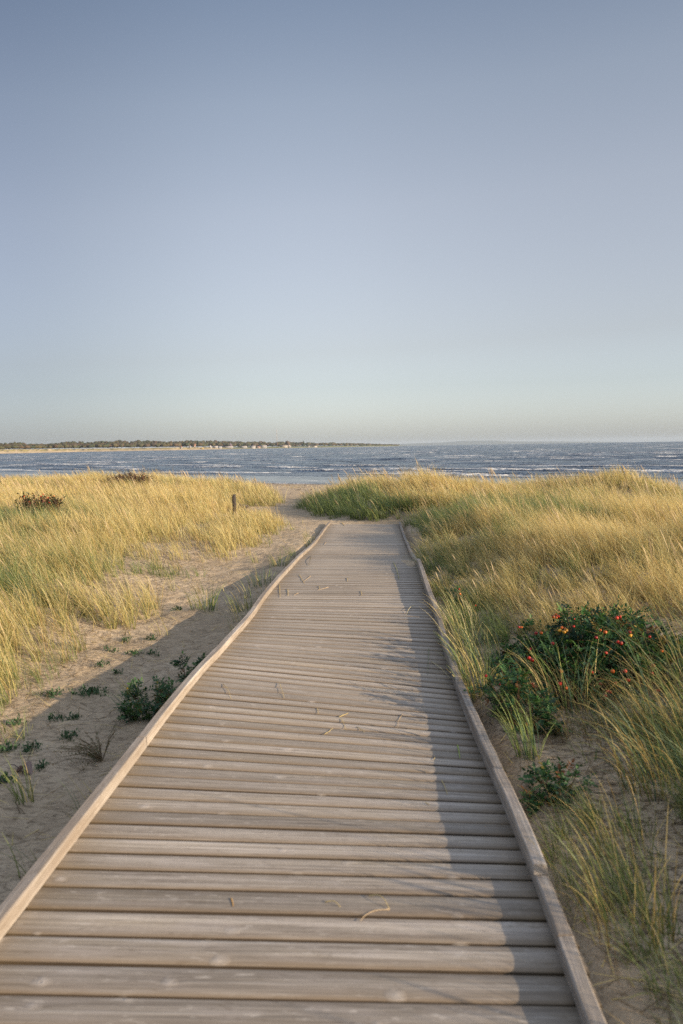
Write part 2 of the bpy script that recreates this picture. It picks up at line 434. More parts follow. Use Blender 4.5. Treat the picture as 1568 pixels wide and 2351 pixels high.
def deck_hit(px, py):
    d = ray(px, py)
    Y = np.linspace(1.2, 24, 8000)
    f = CAMZ + d[2] * Y - deck_z(d[0] * Y, Y)
    i = int(np.argmax(f < 0))
    return Vector((d[0] * Y[i], Y[i], float(deck_z(d[0] * Y[i], Y[i]))))

def axis(segs):
    out = [segs[0][0]]
    for a, b, s0, s1 in segs:
        x = a
        while x < b - 1e-6:
            t = (x - a) / (b - a); x += s0 + (s1 - s0) * t; out.append(min(x, b))
    return np.unique(np.round(np.array(out), 5))
ax = axis([(0, 3, .05, .05), (3, 12, .06, .2), (12, 40, .2, 1.0), (40, 200, 1.5, 12), (200, 9000, 40, 1500)])
gx = np.concatenate([-ax[::-1][:-1], ax])
gy = np.concatenate([-axis([(0, 8, .1, .3), (8, 100, .5, 10), (100, 6000, 30, 1200)])[::-1][:-1],
                     axis([(0, 12, .05, .07), (12, 40, .08, .2), (40, 80, .25, .5), (80, 300, .8, 15), (300, 6000, 40, 800)])])
X, Y = np.meshgrid(gx, gy)
Z = gz(X, Y)
far = np.hypot(X, Y)
Z = np.where(shore_d(X, Y) < -15, Z - 1.0, Z)
nx, ny = len(gx), len(gy)
idx = np.arange(nx * ny).reshape(ny, nx)
q = np.stack([idx[:-1, :-1], idx[:-1, 1:], idx[1:, 1:], idx[1:, :-1]], -1).reshape(-1, 4)
D = shore_d(X, Y) + 3.0 * (fbm(X * .08, Y * .08, 55, 2) - .5)
xl = np.interp(Y, CORR[:, 0], CORR[:, 1]); xr = np.interp(Y, CORR[:, 0], CORR[:, 2])
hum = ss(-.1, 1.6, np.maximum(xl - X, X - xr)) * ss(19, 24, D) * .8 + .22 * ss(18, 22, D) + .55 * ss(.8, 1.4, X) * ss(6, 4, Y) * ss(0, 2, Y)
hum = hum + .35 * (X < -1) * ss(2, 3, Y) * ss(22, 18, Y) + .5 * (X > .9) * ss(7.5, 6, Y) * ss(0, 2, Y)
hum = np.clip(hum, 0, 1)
wet = ss(5.5, 1.0, D + 2.2 * (fbm(X * .3, Y * .3, 66, 3) - .5))
ground = np_mesh('ground', np.stack([X, Y, Z], -1).reshape(-1, 3), q, M['sand'], None, True,
                 {'humus': ('FLOAT', hum.ravel()), 'wet': ('FLOAT', wet.ravel())})
tag(ground, 'sandy ground of dunes, path and beach', 'ground', kind='structure')

# ------------------------------------------------------------------ sea
SN = np.array([.8, 1.0]) / 1.2806     # out to sea
ST = np.array([1.0, -.8]) / 1.2806    # along the shore
def sea_fields(x, y):
    d = -shore_d(x, y); s = x * ST[0] + y * ST[1]
    wob = 9 * (fbm(s * .016, d * .022, 5, 3) - .5)
    act = ss(0, 22, d)
    far_ = np.clip(d, 1, None)
    h = 0 * d; crest = 0 * d
    for lam, amp, sd in ((17.0, .22, 1), (10.3, .17, 2), (6.1, .12, 3), (3.7, .08, 4)):
        ph = 2 * np.pi * (d + wob + 2.5 * (fbm(s * .05, d * .08, 20 + sd, 2) - .5) * lam / 6) / lam + sd
        mod = ss(.35, .75, fbm(s * .6 / lam + sd * 7, d * .35 / lam, 40 + sd, 2))
        c = (.5 + .5 * np.sin(ph)) ** 2.2
        h = h + amp * mod * (c - .3)
        if sd <= 2: crest = np.maximum(crest, ss(.45, .85, c) * mod)
    h = h * act
    # breakers and white water
    band = ss(7, 16, d) * ss(75, 45, d) + .4 * ss(45, 80, d) * ss(500, 150, d)
    streak = ss(.47, .62, fbm(s * .05, d * .15, 61, 3))
    foam = crest * streak * band * 2.2
    far_caps = ss(.66, .74, fbm(s * .06, d * .12, 71, 3)) * ss(60, 120, d)
    thin = .7 * ss(.60, .75, fbm(s * .06, d * .9, 81, 3)) * ss(1, 4, d) * ss(22, 10, d)
    edge = ss(.0, .5, d) * ss(1.8, .8, d) * ss(.35, .6, fbm(s * .3, d * .2, 85, 2))
    foam = np.clip(np.maximum.reduce([foam, far_caps * .9, thin, edge * .8]), 0, 1)
    h = h + .10 * foam * ss(10, 20, d)
    calm = ss(26, 4, d)
    return h, foam, calm
rr = axis([(38, 130, .35, .6), (130, 300, .7, 2.5), (300, 1000, 3, 14), (1000, 9000, 18, 160), (9000, 42000, 400, 3000)])
az = np.radians(np.concatenate([np.linspace(-75, -30, 60)[:-1], np.linspace(-30, 30, 560), np.linspace(30, 75, 60)[1:]]))
R_, A_ = np.meshgrid(rr, az, indexing='ij')
X = R_ * np.sin(A_); Y = R_ * np.cos(A_)
h, foam, calm = sea_fields(X, Y)
Z = SEA + h * ss(2500, 400, R_) - R_ ** 2 / (2 * RE)
ny, nx = X.shape; idx = np.arange(nx * ny).reshape(ny, nx)
q = np.stack([idx[:-1, :-1], idx[:-1, 1:], idx[1:, 1:], idx[1:, :-1]], -1).reshape(-1, 4)
dq = -shore_d(X, Y).ravel()
keep = (dq[q] > -2.0).any(1)
sea = np_mesh('sea', np.stack([X, Y, Z], -1).reshape(-1, 3), q[keep][:, ::-1], M['sea'], None, True,
              {'foam': ('FLOAT', foam.ravel()), 'calm': ('FLOAT', calm.ravel())})
tag(sea, 'blue wind-ruffled sea with small whitecaps', 'sea', kind='structure')

# ------------------------------------------------------------------ boardwalk
bw = empty('boardwalk', (0, 0, 0), 'long weathered grey-brown plank boardwalk with low edge rails running down to the beach', 'boardwalk')
def plank_geo(y0, y1, seed):
    """one board lying across the deck between depths y0 and y1"""
    w = y1 - y0; yc = (y0 + y1) / 2
    g = .0035 + .002 * rng.random()
    hw = w / 2 - g
    nl = 26
    prof = [(-1, -.030), (-1, -.0075), (-.965, -.003), (-.90, -.0006), (-.6, .0010), (0, .0022), (.6, .0010), (.90, -.0006), (.965, -.003), (1, -.0075), (1, -.030)]
    lx, lz, rx, rz = [float(v) for v in dk(yc)]
    lx2, lz2, rx2, rz2 = [float(v) for v in dk(yc + .1)]; sl = ((lz2 - lz) / .1, (rz2 - rz) / .1)
    e0 = .075 + .010 * rng.random(); e1 = .075 + .010 * rng.random()
    dz = rng.normal(0, .0013); tilt = rng.normal(0, .010); cup = rng.normal(.0, .0022)
    yaw = rng.normal(0, .0012)
    ts = np.linspace(0, 1, nl); v = []; pc = []
    wav = .0018 * (fbm(ts * 3 + seed * 13.7, ts * 0 + seed, 7, 2) - .5)
    wed = .003 * (fbm(ts * 2.2 + seed * 5.1, ts * 0 + seed, 8, 2) - .5)
    for i, t in enumerate(ts):
        x = lx - e0 + (rx - lx + e0 + e1) * t
        zz = lz + (rz - lz) * (x - lx) / (rx - lx); ss_ = sl[0] + (sl[1] - sl[0]) * t
        for a, hgt in prof:
            yy = a * hw + wed[i] * (1 if a > 0 else -.5) + yaw * (x - (lx + rx) / 2)
            v.append((x, yc + yy, zz + hgt + cup * (a * a - .5) + dz + wav[i] + yy * (ss_ + tilt)))
            pc.append((x - (lx + rx) / 2, a * .060 if abs(a) < 1 else math.copysign(.062 + abs(hgt), a), seed))
    n = len(prof); q = []
    for i in range(nl - 1):
        for k in range(n - 1): q.append((i * n + k, (i + 1) * n + k, (i + 1) * n + k + 1, i * n + k + 1))
        q.append((i * n + n - 1, (i + 1) * n + n - 1, (i + 1) * n, i * n))
    ends = [tuple(range(n))[::1], tuple((nl - 1) * n + k for k in range(n))[::-1]]
    tr = []
    for e in ends:
        for k in range(1, n - 1): tr.append((e[0], e[k], e[k + 1]))
    return np.array(v), q, tr, np.array(pc)
edges = [-1.35]
while edges[-1] < 2.84: edges.append(edges[-1] + .1455)
while edges[-1] < 5.2: edges.append(edges[-1] + .1255)
while edges[-1] < DECK_END - .07: edges.append(edges[-1] + .136)
boards = list(zip(edges[:-1], edges[1:]))
first = next(i for i, b in enumerate(boards) if b[1] > 2.0)
rest_v = []; rest_q = []; rest_t = []; rest_pc = []; rn = 0
for i, (a, b) in enumerate(boards):
    seed = float((i * .61803) % 1.0) + .013 * (i % 7)
    v, q_, t_, pc = plank_geo(a, b, seed)
    if first <= i < first + 100:
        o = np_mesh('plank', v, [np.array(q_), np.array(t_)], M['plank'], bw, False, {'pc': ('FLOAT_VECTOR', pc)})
        o.data.shade_smooth(); o.data.set_sharp_from_angle(angle=math.radians(50))
    else:
        rest_v.append(v); rest_q.append(np.array(q_) + rn); rest_t.append(np.array(t_) + rn); rest_pc.append(pc); rn += len(v)
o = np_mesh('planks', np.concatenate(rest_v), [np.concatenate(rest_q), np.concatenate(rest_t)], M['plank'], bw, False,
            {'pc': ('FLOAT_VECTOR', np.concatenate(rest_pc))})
tag(o, kind='stuff')

def rail_piece(side, y0, y1, zb, ht, wd=.050, off=0.0, seed=0.0, wig=.0, name='rail'):
    n = max(4, int((y1 - y0) / .12)); ys = np.linspace(y0, y1, n)
    v = []; pc = []; s = -1 if side == 'L' else 1
    hgt = ht; cs = [(0, 0), (0, hgt - .005), (.005, hgt), (wd - .005, hgt), (wd, hgt - .005), (wd, 0)]
    tilt = rng.normal(0, .03)
    for i, y in enumerate(ys):
        lx, lz, rx, rz = [float(k) for k in dk(y)]
        lx2, lz2, rx2, rz2 = [float(k) for k in dk(y + .05)]
        if side == 'L': x0, z0 = lx, lz
        else: x0, z0 = rx, rz
        wz = wig * (fbm(np.array([y * .8 + seed * 9]), np.array([seed]), 12, 2)[0] - .5)
        wx = wig * (fbm(np.array([y * .7 + seed * 5]), np.array([seed + 3]), 14, 2)[0] - .5)
        for (u, w) in cs:
            er = .002 * (vn(np.array([y * 14 + u * 90]), np.array([w * 60 + seed]), 15)[0] - .5) * 2
            v.append((x0 + s * (off + u) + wx + er + s * tilt * w, y, z0 + zb + w + wz + er))
            pc.append((y, u + w * 1.0, seed))
    k = len(cs); q_ = []
    for i in range(n - 1):
        for j in range(k):
            a, b, c, d_ = i * k + j, i * k + (j + 1) % k, (i + 1) * k + (j + 1) % k, (i + 1) * k + j
            q_.append((a, b, c, d_) if s > 0 else (d_, c, b, a))
    tr = []
    for e in (list(range(k)), list(range((n - 1) * k, n * k))):
        for j in range(1, k - 1): tr.append((e[0], e[j], e[j + 1]))
    o = np_mesh(name, v, [np.array(q_), np.array(tr)], M['rail'], bw, False, {'pc': ('FLOAT_VECTOR', np.array(pc))})
    o.data.shade_smooth(); o.data.set_sharp_from_angle(angle=math.radians(30))
    return o
sd = .11
for y0, y1, wg in ((-1.35, .9, 0), (.906, 4.22, 0), (4.23, 8.3, 0), (8.31, 11.85, .012), (11.87, 14.4, .015), (14.42, 17.4, .02), (17.43, 21.72, .025)):
    rail_piece('L', y0, y1, .003, .058, .052, 0, sd, wg); sd += .173
for y0, y1, wg in ((-1.35, 2.545, 0), (2.553, 5.6, 0), (5.61, 8.6, 0), (8.61, 12.0, .006), (12.02, 14.9, .02), (14.92, 18.0, .03), (18.02, 21.74, .03)):
    rail_piece('R', y0, y1, .003, .052, .052, .004, sd, wg); sd += .173
for y0, y1 in ((2.93, 3.98), (3.985, 8.12), (8.20, 12.05)):
    rail_piece('R', y0, y1, .0565, .044, .054, 0, sd, 0, 'top_rail'); sd += .173
# carrying beams under the boards
for t in (.06, .5, .94):
    v = []; pc = []; ys = np.linspace(-1.3, DECK_END - .03, 90)
    for y in ys:
        lx, lz, rx, rz = [float(k) for k in dk(y)]
        xc = lx + (rx - lx) * t; zt = lz + (rz - lz) * t - .033
        for u, w in ((-.024, 0), (-.024, -.12), (.024, -.12), (.024, 0)):
            v.append((xc + u, y, zt + w)); pc.append((y, u + w, t))
    q_ = [(i * 4 + j, i * 4 + (j + 1) % 4, (i + 1) * 4 + (j + 1) % 4, (i + 1) * 4 + j) for i in range(89) for j in range(4)] + [(3, 2, 1, 0), (356, 357, 358, 359)]
    np_mesh('beam', v, np.array(q_), M['rail'], bw, False, {'pc': ('FLOAT_VECTOR', np.array(pc))})

# ------------------------------------------------------------------ grass blades
def blades(base, L, phi, th0, th1, wd, face, cb, ct, segs, fat=None, drop=None):
    """ribbons; base (n,3); returns verts, quads, cols"""
    n = len(L); k = segs + 1
    V = np.zeros((n, k, 2, 3)); C = np.zeros((n, k, 2, 3))
    p = base.copy().astype(np.float64)
    t = np.linspace(0, 1, k)
    for i in range(k):
        if i:
            th = th0 + (th1 - th0) * (t[i] - .5 / segs) ** 1.3
            s = L / segs
            p = p + np.stack([np.sin(th) * np.cos(phi) * s, np.sin(th) * np.sin(phi) * s, np.cos(th) * s], -1)
        if fat is None: w = wd * (1.0 if i == 0 else (1 - .88 * t[i] ** 2.2))
        else: w = wd * np.where(t[i] > .70, np.where(t[i] > .97, .5, fat), .6)
        side = np.stack([-np.sin(face), np.cos(face), 0 * face], -1) * (w / 2)[:, None]
        V[:, i, 0] = p - side; V[:, i, 1] = p + side
        cc = cb + (ct - cb) * t[i]
        C[:, i, 0] = cc; C[:, i, 1] = cc
    I = np.arange(n * k * 2).reshape(n, k, 2)
    q = np.stack([I[:, :-1, 0], I[:, :-1, 1], I[:, 1:, 1], I[:, 1:, 0]], -1).reshape(-1, 4)
    return V.reshape(-1, 3), q, C.reshape(-1, 3)

STRAW = np.array([.80, .63, .25]); STRAW2 = np.array([.82, .70, .38]); OCHRE = np.array([.70, .49, .17])
GREEN = np.array([.22, .275, .085]); BLUEG = np.array([.115, .185, .115]); DEAD = np.array([.32, .225, .12])
WIND = math.radians(187)

def grass_density(x, y):
    xl = np.interp(y, CORR[:, 0], CORR[:, 1]); xr = np.interp(y, CORR[:, 0], CORR[:, 2])
    dl = xl - x; dr = x - xr
    d = shore_d(x, y) + 3.0 * (fbm(x * .08, y * .08, 55, 2) - .5)
    nz = fbm(x * .9, y * .9, 201, 3)
    n2 = fbm(x * .35, y * .35, 207, 2)
    wl = np.interp(y, [0, 5, 8, 11, 15, 20, 24], [.3, .3, .35, .8, .9, .4, .3])
    left = ss(-.1, 1, (dl - .1) / wl + (nz - .5) * 1.6)
    right = ss(-.1, .7, dr + (nz - .5) * .9)
    # bare sandy hollow and trodden patches on the left slope
    bare = .9 * np.exp(-((x + 2.9) / .95) ** 2 - ((y - 14.3) / 3.0) ** 2) + .85 * np.exp(-((x + 2.75) / .45) ** 2 - ((y - 10.2) / 1.8) ** 2)
    left = left * np.clip(1 - 1.15 * bare * ss(.30, .55, n2 + .15), .04, 1)
    dens = np.maximum(np.where(dl > -.3, left, 0), np.where(dr > -.3, right, 0))
    dens = dens * (.22 + .78 * ss(.32, .56, nz))
    # close to the camera on the right only sparse overhanging growth
    dens = dens * np.where((x > 0) & (y < 4.9), .45 + 1.3 * ss(1.22, 1.55, x), 1)
    dens = np.where((x > 1.75) & (y < 5), np.maximum(dens, .95), dens)
    dens = dens * (1 - .95 * np.exp(-((x + 3.2) / .50) ** 2 - ((y - 23.2) / 2.3) ** 2))
    dens = dens * (1 - .93 * ((((x - 2.2) / 1.05) ** 2 + ((y - 6.0) / 1.0) ** 2) < 1))
    dens = np.where((dr > .05) & (y > 6.9) & (y < 13), np.maximum(dens, .62), dens)
    dens = dens * ss(18.5, 22.5, d)
    rx = np.interp(y, DK[:, 0], DK[:, 3]) + .10
    dens = np.where((y < 21.9) & (x > -1.3) & (x < rx), 0, dens)
    return np.clip(dens, 0, 1)

def greenness(x, y):
    g = fbm(x * .30 + 3, y * .22, 301, 3)
    g = ss(.42, .66, g) * (.75 - .45 * ss(18, 26, y))
    g = g + .55 * np.exp(-((x - np.interp(y, CORR[:, 0], CORR[:, 2])) / .9) ** 2) * (x > 0) * ss(16, 20, y) * ss(34, 30, y) * 1.3
    g = g + .55 * np.exp(-((x - 1.3) / .35) ** 2) * ss(10, 7.5, y) * ss(4, 5, y)
    g = g + .35 * np.exp(-((x + 4.6) / 1.7) ** 2 - ((y - 9.5) / 3.0) ** 2) + .25 * np.exp(-((x - 2.9) / 1.2) ** 2 - ((y - 5.0) / 1.3) ** 2)
    g = g + 1.1 * ss(2.2, .9, np.abs(x - np.interp(y, CORR[:, 0], CORR[:, 2]) - .9)) * ss(22.3, 23.3, y) * ss(34, 29, y)
    g = g + .30 * (x > 1) * ss(6.5, 4.5, y) + .20 * (x < 0) * ss(24, 18, y)
    return np.clip(g, 0, 1.1)

GV, GQ, GC = [], [], []; gn = 0
def push(res):
    global gn
    v, q_, c = res; GV.append(v); GQ.append(q_ + gn); GC.append(c); gn += len(v)

def scatter(y0, y1, per_m2, nb, wd, segs, hscale=1.0, culm=.06, dfn=None, gadd=0.0):
    """tussocks of blades between two depths"""
    hw = lambda y: .50 * y + 1.6
    area = (hw(y0) + hw(y1)) * (y1 - y0) + 3.5 * (y1 - y0)
    n = int(area * per_m2)
    y = rng.uniform(y0, y1, n * 2)
    x = rng.uniform(-1, 1, n * 2) * (hw(y1) + 1.8) + 1.8
    ok = (x > -hw(y)) & (x < hw(y) + 3.5)
    x = x[ok][:n]; y = y[ok][:n]
    dn = (dfn or grass_density)(x, y)
    ok = rng.random(len(x)) < dn
    x = x[ok]; y = y[ok]; dn = dn[ok]
    nt_ = len(x); print('tufts', y0, y1, nt_)
    g = greenness(x, y) + gadd
    tz = gz(x, y, False)
    th = hscale * (.26 + .50 * fbm(x * .8, y * .8, 401, 3) + .26 * rng.random(nt_) ** 2) * (.70 + .30 * dn)
    # stay low beside the rail so the sun still reaches the boards
    dr = x - np.interp(y, CORR[:, 0], CORR[:, 2])
    th = th * np.where((x > 0) & (y < 12.5) & (y > 4.8), .62 + .38 * ss(.3, 2.6, dr), 1.0)
    th = th * np.where((x > 0) & (y < 4.8), .70 + .12 * ss(.1, .9, dr), 1.0)
    th = th * (1 - .72 * np.exp(-((x + 3.0) / .85) ** 2 - ((y - 22.2) / 2.9) ** 2))
    cnt = rng.poisson(nb, nt_) + 2
    rep = np.repeat(np.arange(nt_), cnt); nbld = len(rep)
    rad = .035 + .06 * rng.random(nt_)
    a = rng.uniform(0, 2 * np.pi, nbld); r = np.sqrt(rng.random(nbld)) * rad[rep] * (1 + .5 * (y[rep] > 12) + .8 * (y[rep] > 25))
    bx = x[rep] + r * np.cos(a); by = y[rep] + r * np.sin(a); bz = tz[rep] - .02
    L = th[rep] * rng.uniform(.40, 1.30, nbld)
    # lean: wind from the right plus outward spread of the tussock
    tw = WIND + rng.normal(0, .35, nt_) + 1.0 * (fbm(x * .25, y * .25, 501, 2) - .5)
    spread = rng.uniform(.1, 1.0, nbld)
    wx = np.cos(tw[rep]) * .80 + np.cos(a) * spread * .75 + rng.normal(0, .42, nbld)
    wy = np.sin(tw[rep]) * .80 + np.sin(a) * spread * .75 + rng.normal(0, .42, nbld)
    phi = np.arctan2(wy, wx)
    mag = np.hypot(wx, wy)
    th0 = .08 + .40 * mag * rng.random(nbld) ** 1.3
    th1 = th0 + (.35 + .75 * mag * rng.random(nbld)) * np.where(x[rep] > 0, 1.42, 1.05)
    face = rng.uniform(0, 2 * np.pi, nbld)
    # turn most ribbons roughly across the line of sight so that they keep their width
    w = wd * rng.uniform(.6, 1.35, nbld)
    gg = g[rep] + rng.normal(0, .22, nbld)
    tone = rng.random(nbld)
    tip = np.where((gg > .55)[:, None], GREEN * 1.1, np.where((tone < .35)[:, None], STRAW2, np.where((tone < .75)[:, None], STRAW, OCHRE)))
    tip = np.where(((gg > .55) & (tone < .42))[:, None], BLUEG, tip)
    tip = tip * rng.uniform(.75, 1.2, nbld)[:, None]
    lowc = np.where((gg > .32)[:, None], GREEN * .85, np.where((tone > .6)[:, None], DEAD, (STRAW * .6 + GREEN * .4)))
    lowc = lowc * rng.uniform(.75, 1.15, nbld)[:, None]
    push(blades(np.stack([bx, by, bz], -1), L, phi, th0, th1, w, face, lowc, tip, segs))
    # flowering stems with pale spikes
    m = rng.random(nt_) < culm
    k = int(m.sum())
    if k:
        i = np.where(m)[0]; i = np.repeat(i, rng.poisson(1.6, len(i)) + 1); k = len(i)
        bs_ = np.stack([x[i] + rng.normal(0, .05, k), y[i] + rng.normal(0, .05, k), tz[i]], -1)
        L = th[i] * rng.uniform(1.05, 1.5, k)
        col = np.array([.56, .42, .24]) * rng.uniform(.8, 1.15, k)[:, None]
        push(blades(bs_, L, tw[i] + rng.normal(0, .3, k), rng.uniform(.05, .25, k), rng.uniform(.35, .85, k), np.full(k, wd * 1.0), rng.uniform(0, 6.3, k),
                    col * np.array([.75, .85, .7]), col * 1.08, max(segs, 4) + 2, fat=1.9 if y0 > 12 else 2.4))

def scruff(x, y):
    xl = np.interp(y, CORR[:, 0], CORR[:, 1]); xr = np.interp(y, CORR[:, 0], CORR[:, 2])
    dl = xl - x; dr = x - xr
    nz = fbm(x * 1.6, y * 1.6, 221, 3)
    w = np.interp(y, [0, 7, 9, 16, 20, 24], [.5, .5, .5, .3, .3, .2])
    f = ss(-w, .4, dl) * ss(2.6, 1.4, dl) * ss(.38, .60, nz)
    f = np.maximum(f, ss(-.15, .3, dr) * ss(1.8, .9, dr) * ss(.40, .62, nz))
    lx = np.interp(y, DK[:, 0], DK[:, 1]) - .10
    f = np.maximum(f, .65 * ss(.40, .05, lx - x) * (x < lx) * ss(2, 3, y) * ss(.45, .6, nz) * (y < 21))
    ex1 = np.interp(y, DK[:, 0], DK[:, 3]) + .10
    f = np.where((x > lx) & (x < ex1) & (y < 21.9), 0, f)
    return f * ss(18.5, 22.5, shore_d(x, y))
def railside(x, y):
    return .95 * (x > .86) * (x < 1.42) * ss(1.5, 2, y) * ss(4.7, 4.1, y) * ss(.35, .55, fbm(x * 3, y * 2, 231, 2))
scatter(1.5, 4.8, 70, 16, .0036, 5, .66, 0, railside, .55)  # darker greens here: lower-right shade put into the blade colours
scatter(1.5, 9.0, 22, 13, .004, 4, .44, 0, scruff, .12)
scatter(9.0, 16.0, 18, 11, .006, 3, .46, 0, scruff)
scatter(16.0, 24.0, 12, 10, .008, 3, .55, 0, scruff, .25)
scatter(-2.0, 1.5, 30, 26, .0052, 4)
scatter(1.5, 4.0, 46, 26, .0046, 6, .9)
scatter(4.0, 8.0, 66, 28, .0042, 6, .74)
scatter(8.0, 14.0, 66, 25, .0050, 4, .76)
scatter(14.0, 22.0, 40, 20, .0076, 3, .92)
scatter(22.0, 32.0, 22, 14, .0135, 3)
scatter(32.0, 62.0, 11, 12, .021, 2)
v = np.concatenate(GV); q_ = np.concatenate(GQ); c = np.concatenate(GC)
print('grass verts', len(v))
grass = np_mesh('dune_grass', v, q_, M['grass'], None, False, {'col': ('FLOAT_COLOR', c)})
tag(grass, 'golden and green wind-bent marram grass covering the dunes', 'grass', kind='stuff')
del GV, GQ, GC, v, q_, c

# ------------------------------------------------------------------ dead blades and straw lying on the ground
def litter_area(n, xr_, yr_, fn, wd, L0, L1, cols):
    x = rng.uniform(*xr_, n); y = rng.uniform(*yr_, n)
    keep = rng.random(n) < fn(x, y)
    x = x[keep]; y = y[keep]; n = len(x)
    z = gz(x, y) + .004
    L = rng.uniform(L0, L1, n)
    face = rng.uniform(0, 6.28, n)
    phi = face + rng.normal(0, .3, n)
    ci = rng.integers(0, len(cols), n)
    col = np.array(cols)[ci] * rng.uniform(.7, 1.2, n)[:, None]
    th0 = rng.uniform(1.25, 1.60, n); th1 = th0 + rng.uniform(-.1, .35, n)
    return blades(np.stack([x, y, z], -1), L, phi, th0, th1, wd * rng.uniform(.6, 1.4, n), phi + rng.normal(0, .15, n), col, col, 3)
def side_fn(x, y):
    xl = np.interp(y, CORR[:, 0], CORR[:, 1]); xr = np.interp(y, CORR[:, 0], CORR[:, 2])
    a = np.maximum(xl - x, x - xr)
    inside = (x > np.interp(y, DK[:, 0], DK[:, 1]) - .08) & (x < np.interp(y, DK[:, 0], DK[:, 3]) + .08) & (y < 21.9)
    f = ss(-.5, .6, a) * .9 + .16 + .10 * ss(.5, .7, fbm(x * 1.5, y * 1.5, 601, 2))
    f = f + .75 * ((x > .8) & (y < 7) & (y > 1.8))
    return np.where(inside, 0, np.clip(f, 0, 1)) * ss(19, 22, shore_d(x, y))
parts = [litter_area(26000, (-5, 4), (1.8, 8), side_fn, .0035, .05, .28, [STRAW * .8, DEAD, DEAD * .6, DEAD * .45]),
         litter_area(26000, (-9, 8), (8, 18), side_fn, .006, .06, .30, [STRAW * .8, DEAD, DEAD * .6]),
         litter_area(9000, (-14, 14), (18, 40), side_fn, .012, .08, .35, [STRAW * .8, DEAD, DEAD * .6])]
vs = []; qs = []; cs = []; n0 = 0
for a, b, c in parts: vs.append(a); qs.append(b + n0); cs.append(c); n0 += len(a)
o = np_mesh('plant_litter', np.concatenate(vs), np.concatenate(qs), M['litter'], None, False, {'col': ('FLOAT_COLOR', np.concatenate(cs))})
tag(o, 'dead grass blades and straw lying on the sand between tussocks', 'plant litter', kind='stuff')

# seaweed and reeds washed up on the beach
def wrack(n, cols, wd, L0, L1, band):
    s = rng.uniform(-60, 60, n); lay = rng.integers(0, len(band), n)
    bd = np.array([b[0] for b in band])[lay]; bw_ = np.array([b[1] for b in band])[lay]
    dd = bd + rng.normal(0, 1, n) * bw_ + 2.0 * (fbm(s * .06, s * 0 + lay, 611, 2) - .5)
    keep = rng.random(n) < ss(.38, .60, fbm(s * .25, dd * .5 + lay * 9, 615, 3))
    s = s[keep]; dd = dd[keep]; n = len(s)
    # from shore coordinates to the ground
    o_ = np.array([0, 69.8]); P = o_[None] + (s[:, None] * ST[None]) - dd[:, None] * SN[None]
    P[:, 0] -= 0; x = P[:, 0]; y = P[:, 1]
    z = gz(x, y) + .01
    col = np.array(cols)[rng.integers(0, len(cols), n)] * rng.uniform(.7, 1.2, n)[:, None]
    phi = rng.uniform(0, 6.28, n)
    return blades(np.stack([x, y, z], -1), rng.uniform(L0, L1, n), phi, rng.uniform(.9, 1.5, n), rng.uniform(1.5, 1.9, n), wd * rng.uniform(.6, 1.5, n), rng.uniform(0, 6.28, n), col, col, 2)
a = wrack(7000, [(.07, .05, .04), (.11, .075, .05), (.05, .035, .03)], .06, .08, .30, [(1.2, .35), (6.5, .5), (10, .6), (15, 2.2), (20, 3)])
b = wrack(6000, [STRAW2 * .95, STRAW * .9, DEAD * 1.2], .035, .10, .35, [(8, .8), (11.5, 1.4)])
o = np_mesh('washed_up_seaweed', np.concatenate([a[0], b[0]]), np.concatenate([a[1], b[1] + len(a[0])]), M['litter'], None, False, {'col': ('FLOAT_COLOR', np.concatenate([a[2], b[2]]))})
tag(o, 'dark seaweed and pale reed bits washed up along the beach', 'seaweed', kind='stuff')

# ------------------------------------------------------------------ leafy plants
LG = [np.array((.030, .088, .026)), np.array((.046, .125, .030)), np.array((.080, .155, .035)), np.array((.024, .070, .028))]
def leaflet(mb, p, d, up, L, W, col):
    """oval folded leaflet"""
    d = d.normalized(); s = d.cross(up).normalized(); n = s.cross(d).normalized()
    fold = .25 * W
    P = [p, p + d * L * .35 + s * W * .5 + n * fold, p + d * L * .75 + s * W * .38 + n * fold * .8, p + d * L,
         p + d * L * .75 - s * W * .38 + n * fold * .8, p + d * L * .35 - s * W * .5 + n * fold, p + d * L * .38, p + d * L * .75 - n * L * .03]
    mb.add([tuple(k) for k in P], [(0, 6, 1, 1)][:0] + [(6, 1, 2, 7), (6, 7, 4, 5)], [(0, 1, 6), (0, 6, 5), (7, 2, 3), (7, 3, 4)], col)
def pinnate(mb, p, d, up, L, pairs, W, col):
    d = d.normalized(); s = d.cross(up).normalized()
    for k in range(pairs):
        q0 = p + d * L * (.30 + .6 * k / pairs)
        for sg in (-1, 1):
            leaflet(mb, q0, (s * sg + d * .45 + up * random.uniform(-.15, .15)), up, W * 1.7, W, col * random.uniform(.8, 1.2))
    leaflet(mb, p + d * L * .9, d, up, W * 1.9, W, col)
def rv(s=1.0): return Vector((random.gauss(0, s), random.gauss(0, s), random.gauss(0, s)))

